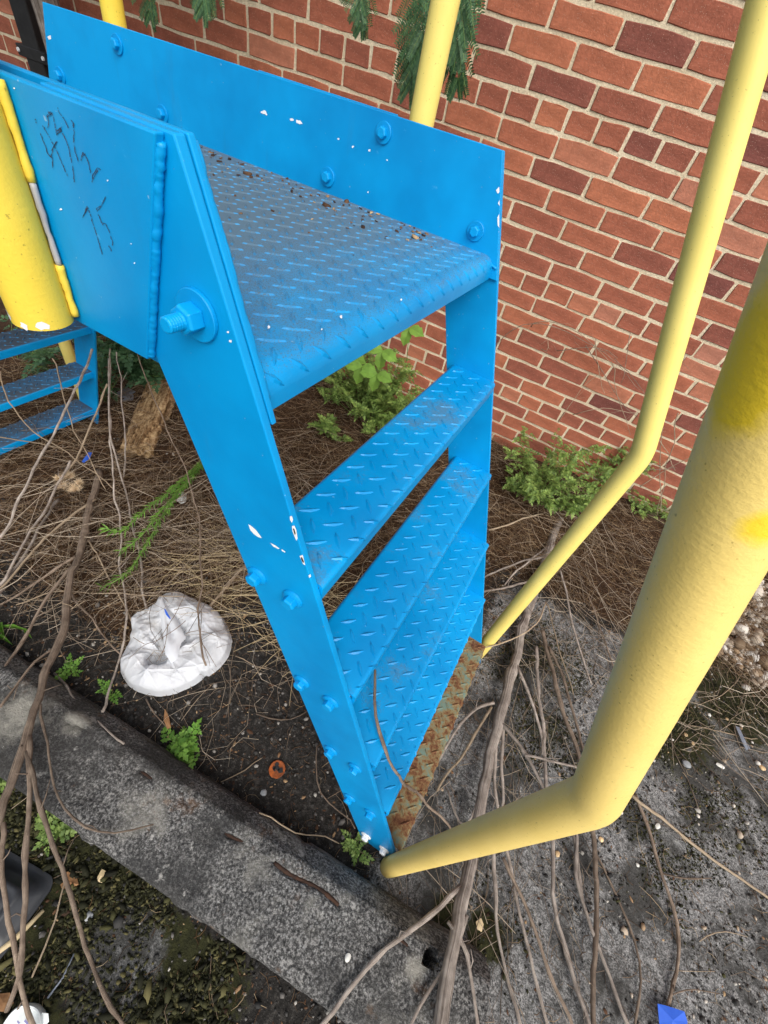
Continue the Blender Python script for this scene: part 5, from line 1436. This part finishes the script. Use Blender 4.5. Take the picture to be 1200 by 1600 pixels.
    # loose inner flap that stands over the mouth
    fl = [(252, 934), (262, 950), (275, 965), (283, 980), (290, 995), (283, 1003), (279, 1015), (278, 1028), (268, 1035), (258, 1022), (256, 1000), (252, 975), (248, 950)]
    NB = 14; V2 = []; C2 = np.mean(fl, 0)
    for q in range(NB + 1):
        for (u, v) in fl:
            uu, vv = C2[0] + (u - C2[0]) * q / NB, C2[1] + (v - C2[1]) * q / NB
            p = G(uu, vv, .062); h = .012 * math.sin(q / NB * 3) + .010 * (float(fbm(np.array([p[0] * 40]), np.array([p[1] * 40]), 3)[0]) - .5)
            V2.append(p + np.array([0, 0, h - .010 * (uu - 250) / 40]) - o0)
    n = len(fl); F2 = [(q * n + k, q * n + (k + 1) % n, (q + 1) * n + (k + 1) % n, (q + 1) * n + k) for q in range(NB) for k in range(n)]
    raw('inner_flap', np.array(V2), np.array(F2), M['film'], e, smooth=True)
    b = MB(); pts = [(256, 950), (259, 953), (263, 960), (267, 967), (265, 967), (259, 960)]
    b.add([G(u, v, .074) - o0 for u, v in pts], [tuple(range(6))]); b.build('blue_print', M['blue_plastic'], e)
    # twigs lying over the bag
    mb = MB()
    for pts in ([(289, 925), (276, 955), (268, 965), (255, 990), (238, 1008)], [(290, 970), (275, 983), (240, 1005), (225, 1006), (200, 1030)], [(225, 1006), (208, 996)], [(314, 940), (314, 1000), (322, 1022), (328, 1041)], [(314, 1002), (338, 1042)], [(262, 975), (262, 995), (255, 1015), (251, 1032)], [(290, 990), (308, 985), (330, 990), (345, 997)], [(272, 953), (295, 948), (310, 958)], [(258, 1010), (245, 1034)]):
        P = [G(u, v, .085) - o0 for u, v in pts]; Q = wiggle(P, .0015, _srng, .012); mb.tube(Q, [.0011 - .0005 * k / len(Q) for k in range(len(Q))], 5)
    t = mb.build('twigs', M['brown_bark'], None, smooth=True); t.location = o0; tag(t, 'thin forked dark twigs lying over the white plastic bag', 'twigs')
make_bag()

def make_log():
    a = G(262, 592, .07); b = G(212, 708, .04); d = b - a; L = np.linalg.norm(d); d /= L
    c = (a + b) / 2; nx, ns = 90, 64
    hw, hh = .072, .038
    t = (np.arange(nx) / (nx - 1) - .5)[:, None] * np.ones((1, ns)); g = (2 * np.pi * np.arange(ns) / ns)[None] * np.ones((nx, 1))
    ex = 5.0
    r = 1 / (np.abs(np.cos(g) / hw) ** ex + np.abs(np.sin(g) / hh) ** ex) ** (1 / ex)
    y = r * np.cos(g); z = r * np.sin(g)
    grain = fbm(t * 3 + 5, y * 90 + z * 70 + 9, 5, 4) - .5                  # long fibres
    rot = np.abs(fbm(t * 14 + 3, y * 26 + z * 30 + 2, 8, 4) - .5)            # crumbled pockets
    k = 1 + .30 * grain - .55 * np.maximum(rot - .06, 0) * 2 + .25 * (fbm(t * 3, g * 0 + 1.5, 4) - .5)
    endc = fbm(y * 40 + 11, z * 40 + 7, 12, 3)
    x = t * (L + .08) * (1 - .26 * endc * (np.abs(t) > .36) * (np.abs(t) - .36) / .14)
    y = y * k * (1 - .25 * np.clip(t, 0, 1)); z = z * k
    V = np.stack([x, y, z], -1).reshape(-1, 3)
    F = [(i * ns + q, i * ns + (q + 1) % ns, (i + 1) * ns + (q + 1) % ns, (i + 1) * ns + q) for i in range(nx - 1) for q in range(ns)]
    F += [tuple(range(ns - 1, -1, -1)), tuple((nx - 1) * ns + q for q in range(ns))]
    mb = MB(); mb.add(V, F); o = mb.build('rotten_log', M['rotten_wood']); auto_smooth(o, 40)
    w = np.array([-d[1], d[0], 0]); w /= np.linalg.norm(w); up = np.cross(d, w)
    w2 = w * math.cos(.35) + up * math.sin(.35); u2 = np.cross(d, w2)
    mt = Matrix.Identity(4)
    for i in range(3): mt[i][0], mt[i][1], mt[i][2], mt[i][3] = d[i], w2[i], u2[i], c[i]
    o.matrix_world = mt
    tag(o, 'chunk of crumbling rotten brown wood lying in the litter', 'log')
make_log()

def make_lid():
    c = G(433, 1202, .004); mb = MB()
    n = 30; prof = [(.0205, -.002), (.0215, .001), (.0200, .0040), (.0180, .0028), (.012, .0020), (.005, .0026), (0.0005, .0024)]
    rg = random.Random(3)
    vs = []
    for r, z in prof:
        for k in range(n):
            a = 2 * math.pi * k / n; q = r * (1 + rg.uniform(-.03, .03)); vs.append((q * math.cos(a), q * math.sin(a), z + rg.uniform(-.0005, .0005)))
    fs = [(i * n + k, i * n + (k + 1) % n, (i + 1) * n + (k + 1) % n, (i + 1) * n + k) for i in range(len(prof) - 1) for k in range(n)]
    mb.add(vs, fs); o = mb.build('rusty_lid', M['orange_rust'], smooth=True); o.location = c
    tag(o, 'round orange rusted lid flat on the dark soil behind the wheel stop', 'lid')
    d = MB()
    for k in range(7):
        a, r = rg.uniform(0, 6.28), rg.uniform(0, .012); cx, cy = r * math.cos(a), r * math.sin(a) ; q = rg.uniform(.003, .007)
        pts = [(cx + q * rg.uniform(.5, 1.3) * math.cos(t), cy + q * rg.uniform(.5, 1.3) * math.sin(t), .0046) for t in np.linspace(0, 6.28, 9)[:-1]]
        d.add(pts, [tuple(range(8))])
    d.build('soil_crust', M['black_pipe'], o)
make_lid()

def rounded_rect(hw, hh, r, n=5):
    pts = []
    for cx, cy, a0 in ((hw - r, hh - r, 0), (-hw + r, hh - r, 90), (-hw + r, -hh + r, 180), (hw - r, -hh + r, 270)):
        for k in range(n + 1):
            a = math.radians(a0 + 90 * k / n); pts.append((cx + r * math.cos(a), cy + r * math.sin(a)))
    return pts
def loft(mb, rings):
    n = len(rings[0]); vs = [p for r in rings for p in r]
    fs = [(i * n + k, i * n + (k + 1) % n, (i + 1) * n + (k + 1) % n, (i + 1) * n + k) for i in range(len(rings) - 1) for k in range(n)]
    fs.append(tuple((len(rings) - 1) * n + k for k in range(n))); mb.add(vs, fs)
def make_tray():
    corner = G(80, 1378, .02); far = G(-20, 1320, .02); low = G(8, 1470, .02)
    d1 = far - corner; d1[2] = 0; d1 /= np.linalg.norm(d1); ang = math.atan2(d1[1], d1[0])
    hw, hh = .17, .062
    c = corner + np.array([math.cos(ang), math.sin(ang), 0]) * hw + np.array([-math.sin(ang), math.cos(ang), 0]) * hh
    if (low - corner) @ np.array([-math.sin(ang), math.cos(ang), 0]) < 0: c = corner + np.array([math.cos(ang), math.sin(ang), 0]) * hw - np.array([-math.sin(ang), math.cos(ang), 0]) * hh
    e = empty('food_tray', (c[0], c[1], .0), 'black plastic tray upside down at the lower left corner', 'tray'); e.rotation_euler = (0, .05, ang)
    R = lambda s, z, rr: [(x, y, z) for x, y in rounded_rect(hw - s, hh - s, rr)]
    mb = MB(); loft(mb, [R(0, .003, .02), R(0, .006, .02), R(.012, .009, .02), R(.024, .040, .018), R(.028, .043, .016), R(.033, .0432, .014), R(.036, .0395, .012), R(.041, .0395, .011), R(.046, .0440, .010), R(.05, .0445, .008)])
    o = mb.build('tray_shell', M['black_plastic'], e); auto_smooth(o, 60)
    m2 = MB(); loft(m2, [R(-.007, .002, .022), R(-.007, .0045, .022), R(.006, .0068, .02)]); q = m2.build('rim', M['black_plastic'], e); auto_smooth(q, 60)
make_tray()
def make_cup():
    c = G(34, 1612, .02); e = empty('paper_cup', (c[0], c[1], 0), 'crushed white paper cup with faint print at the bottom left corner', 'cup')
    n = 40; mb = MB(); rg = random.Random(8)
    rings = []
    for r, z in ((.034, -.004), (.0345, .006), (.036, .018), (.0365, .030), (.0345, .034), (.032, .0335), (.030, .028), (.020, .0295), (.008, .030), (.001, .0302)):
        rings.append([(r * math.cos(2 * math.pi * k / n) * (1 + .05 * math.sin(3 * k * .157 + 1)), r * math.sin(2 * math.pi * k / n) * .9, z + .002 * math.sin(k * .47)) for k in range(n)])
    loft(mb, rings); o = mb.build('cup_body', M['cup_white'], e); auto_smooth(o, 50)
    m = MB(); m.box((-.006, .012, .0312), (.010, .0145, .0318)); m.box((-.016, .006, .0312), (-.010, .008, .0318)); m.build('print_mark', M['cup_ink'], e)
    c2 = G(68, 1594, .02); s = MB(); pts = [(-.012, -.008, .001), (.006, -.012, .004), (.012, .006, .012), (.002, .012, .014), (-.010, .006, .008)]
    s.add(pts + [(x, y, z - .002) for x, y, z in pts], [(0, 1, 2, 3, 4), (9, 8, 7, 6, 5)] + [(i, 5 + i, 5 + (i + 1) % 5, (i + 1) % 5) for i in range(5)])
    q = s.build('card_scrap', M['cup_white'], bevel=.0006); q.location = c2; tag(q, 'torn white card scrap right beside the paper cup', 'scrap')
make_cup()
def scrap(name, pts, h, mat, label, cat, th=.0012, curl=.004):
    P = [G(u, v, h) for u, v in pts]; c = sum(P) / len(P); n = len(P); mb = MB(); rg = random.Random(n)
    top = [p - c + np.array([0, 0, rg.uniform(0, curl)]) for p in P]; ctr = [np.array([0, 0, curl * 1.2])]
    bot = [p - np.array([0, 0, th]) for p in top] + [ctr[0] - np.array([0, 0, th])]
    vs = top + ctr + bot; m = n + 1
    fs = [(n, i, (i + 1) % n) for i in range(n)] + [(m + n, m + (i + 1) % n, m + i) for i in range(n)] + [(i, m + i, m + (i + 1) % n, (i + 1) % n) for i in range(n)]
    mb.add(vs, fs); o = mb.build(name, M[mat]); z = kerb_or_ground(c[0], c[1]); o.location = (c[0], c[1], max(c[2], z + th + .001)); tag(o, label, cat); return o
scrap('plastic_scrap', [(1027, 1568), (1040, 1571), (1068, 1580), (1074, 1596), (1072, 1620), (1036, 1625), (1030, 1598)], .02, 'blue_plastic', 'bright blue plastic scrap at the bottom edge on the concrete', 'scrap')
scrap('foil_strip', [(1148, 1134), (1154, 1137), (1163, 1155), (1172, 1170), (1166, 1172), (1158, 1158)], .012, 'grey_foil', 'narrow grey blue strip lying on moss at the right', 'strip')
scrap('plastic_scrap', [(128, 722), (138, 708), (144, 708), (141, 716), (132, 724)], .10, 'blue_plastic', 'small blue plastic sliver caught in the stems below the far flight', 'scrap')
scrap('paper_scrap', [(276, 783), (285, 770), (292, 771), (291, 785), (283, 788)], .02, 'cup_white', 'white paper scrap in the litter beside the leaning weed', 'scrap')
scrap('foil_scrap', [(182, 614), (198, 606), (212, 612), (208, 626), (192, 628)], .03, 'grey_foil', 'dark grey sheet scrap in the shade left of the rotten log', 'scrap')
scrap('dead_leaf', [(96, 1365), (108, 1362), (120, 1370), (124, 1382), (114, 1388), (108, 1394), (98, 1388), (93, 1378)], .006, 'dry_leaf', 'pink brown dead leaf beside the black tray', 'leaf', .0006, .007)
scrap('dead_leaf', [(0, 1552), (18, 1550), (24, 1566), (12, 1580), (-8, 1578)], .008, 'dry_leaf', 'curled brown dead leaf above the paper cup', 'leaf', .0006, .009)
scrap('dead_leaf', [(258, 1108), (264, 1120), (268, 1138), (262, 1140), (256, 1126)], .006, 'dry_leaf', 'red brown dead leaf above the bright kerb sprout', 'leaf', .0006, .006)
scrap('dead_leaf', [(153, 1370), (160, 1358), (166, 1361), (164, 1370), (160, 1380), (152, 1377)], .006, 'straw_flat', 'cream coloured torn leaf on the moss in front of the wheel stop', 'leaf', .0006, .005)
scrap('dead_leaf', [(743, 1440), (751, 1434), (755, 1444), (752, 1456), (745, 1452)], .006, 'straw_flat', 'yellow fallen leaf by the wheel stop end', 'leaf', .0006, .004)
def stone(u, v, sx, sy, mat, label, seed, h=.6, rot=0):
    rg = random.Random(seed); c = G(u, v, .008); bmm = bmesh.new(); bmesh.ops.create_icosphere(bmm, subdivisions=2, radius=1)
    for q in bmm.verts:
        k = 1 + rg.uniform(-.12, .12); q.co = Vector((q.co.x * sx * k, q.co.y * sy * k, q.co.z * min(sx, sy) * h * k))
    me = bpy.data.meshes.new('stone'); bmm.to_mesh(me); bmm.free(); me.materials.append(M[mat]); me.polygons.foreach_set('use_smooth', [True] * len(me.polygons)); me.set_sharp_from_angle(angle=math.radians(38))
    o = link('stone', me, None, (c[0], c[1], kerb_or_ground(c[0], c[1]) + min(sx, sy) * h * .5)); o.rotation_euler = (0, 0, rot); tag(o, label, 'stone')
stone(1073, 1193, .0145, .0125, 'stone_grey', 'angular grey stone on the concrete right of the near handrail', 1)
stone(1126, 1196, .0150, .0075, 'stone_pale', 'flat white stone right of the angular grey stone', 2, .5, .1)
stone(1194, 1199, .0100, .0085, 'stone_tan', 'tan pebble at the right edge level with the white stone', 3)
stone(1074, 1147, .0072, .0068, 'stone_tan', 'orange tan pebble on the moss beside the near handrail', 4)
stone(1085, 1161, .0062, .0060, 'stone_tan', 'rounder orange pebble just below the moss pebble', 5)
stone(1110, 1116, .0060, .0060, 'stone_pale', 'cream pebble at the top of the moss patch', 6)
stone(1139, 1122, .0060, .0055, 'stone_tan', 'pale tan pebble right of the cream pebble', 7)
stone(1187, 1042, .0085, .0080, 'stone_tan', 'round tan pebble below the gravel bed', 8)
stone(1031, 1290, .0105, .0065, 'stone_pale', 'cream stone below the handrail elbow', 9, .6, .9)
stone(941, 1311, .0075, .0065, 'stone_tan', 'tan pebble under the handrail elbow beside a dark stem', 10)
stone(873, 1334, .0068, .0078, 'stone_tan', 'yellowish pebble among the stems below the near handrail', 11)
stone(1024, 1187, .0050, .0050, 'stone_pale', 'small white pebble touching the near handrail outline', 12)
stone(999, 1351, .0050, .0045, 'stone_pale', 'small white chip right of the elbow stems', 13)
stone(137, 1432, .0085, .0080, 'stone_grey', 'pale grey stone on the moss crossed by a stem', 14)
stone(532, 1489, .0058, .0070, 'stone_pale', 'white chip lying on the wheel stop top', 15)
stone(412, 1238, .0085, .0075, 'stone_grey', 'bluish grey pebble left below the rusty lid', 16)

def seed_head():
    c = G(106, 752, .09); base = np.array([c[0], c[1], c[2]]); rg = np.random.default_rng(4); mb = MB()
    for (u, v, h, r) in ((98, 760, .09, .030), (118, 765, .085, .034), (108, 745, .10, .030), (92, 748, .10, .022), (124, 755, .095, .022)):
        q = G(u, v, h) - base
        for _ in range(230):
            d = rg.normal(0, 1, 3); d[2] = abs(d[2]) * .8 + .05; d /= np.linalg.norm(d); L = r * rg.uniform(.6, 1.1)
            w = np.cross(d, rg.normal(0, 1, 3)); w = w / np.linalg.norm(w) * .0008
            mb.add([q - w, q + w, q + d * L], [(0, 1, 2)])
    o = mb.build('seed_head', M['seed_fluff']); o.location = base; tag(o, 'pale fluffy dried seed head among the stems at the left', 'seed head')
seed_head()
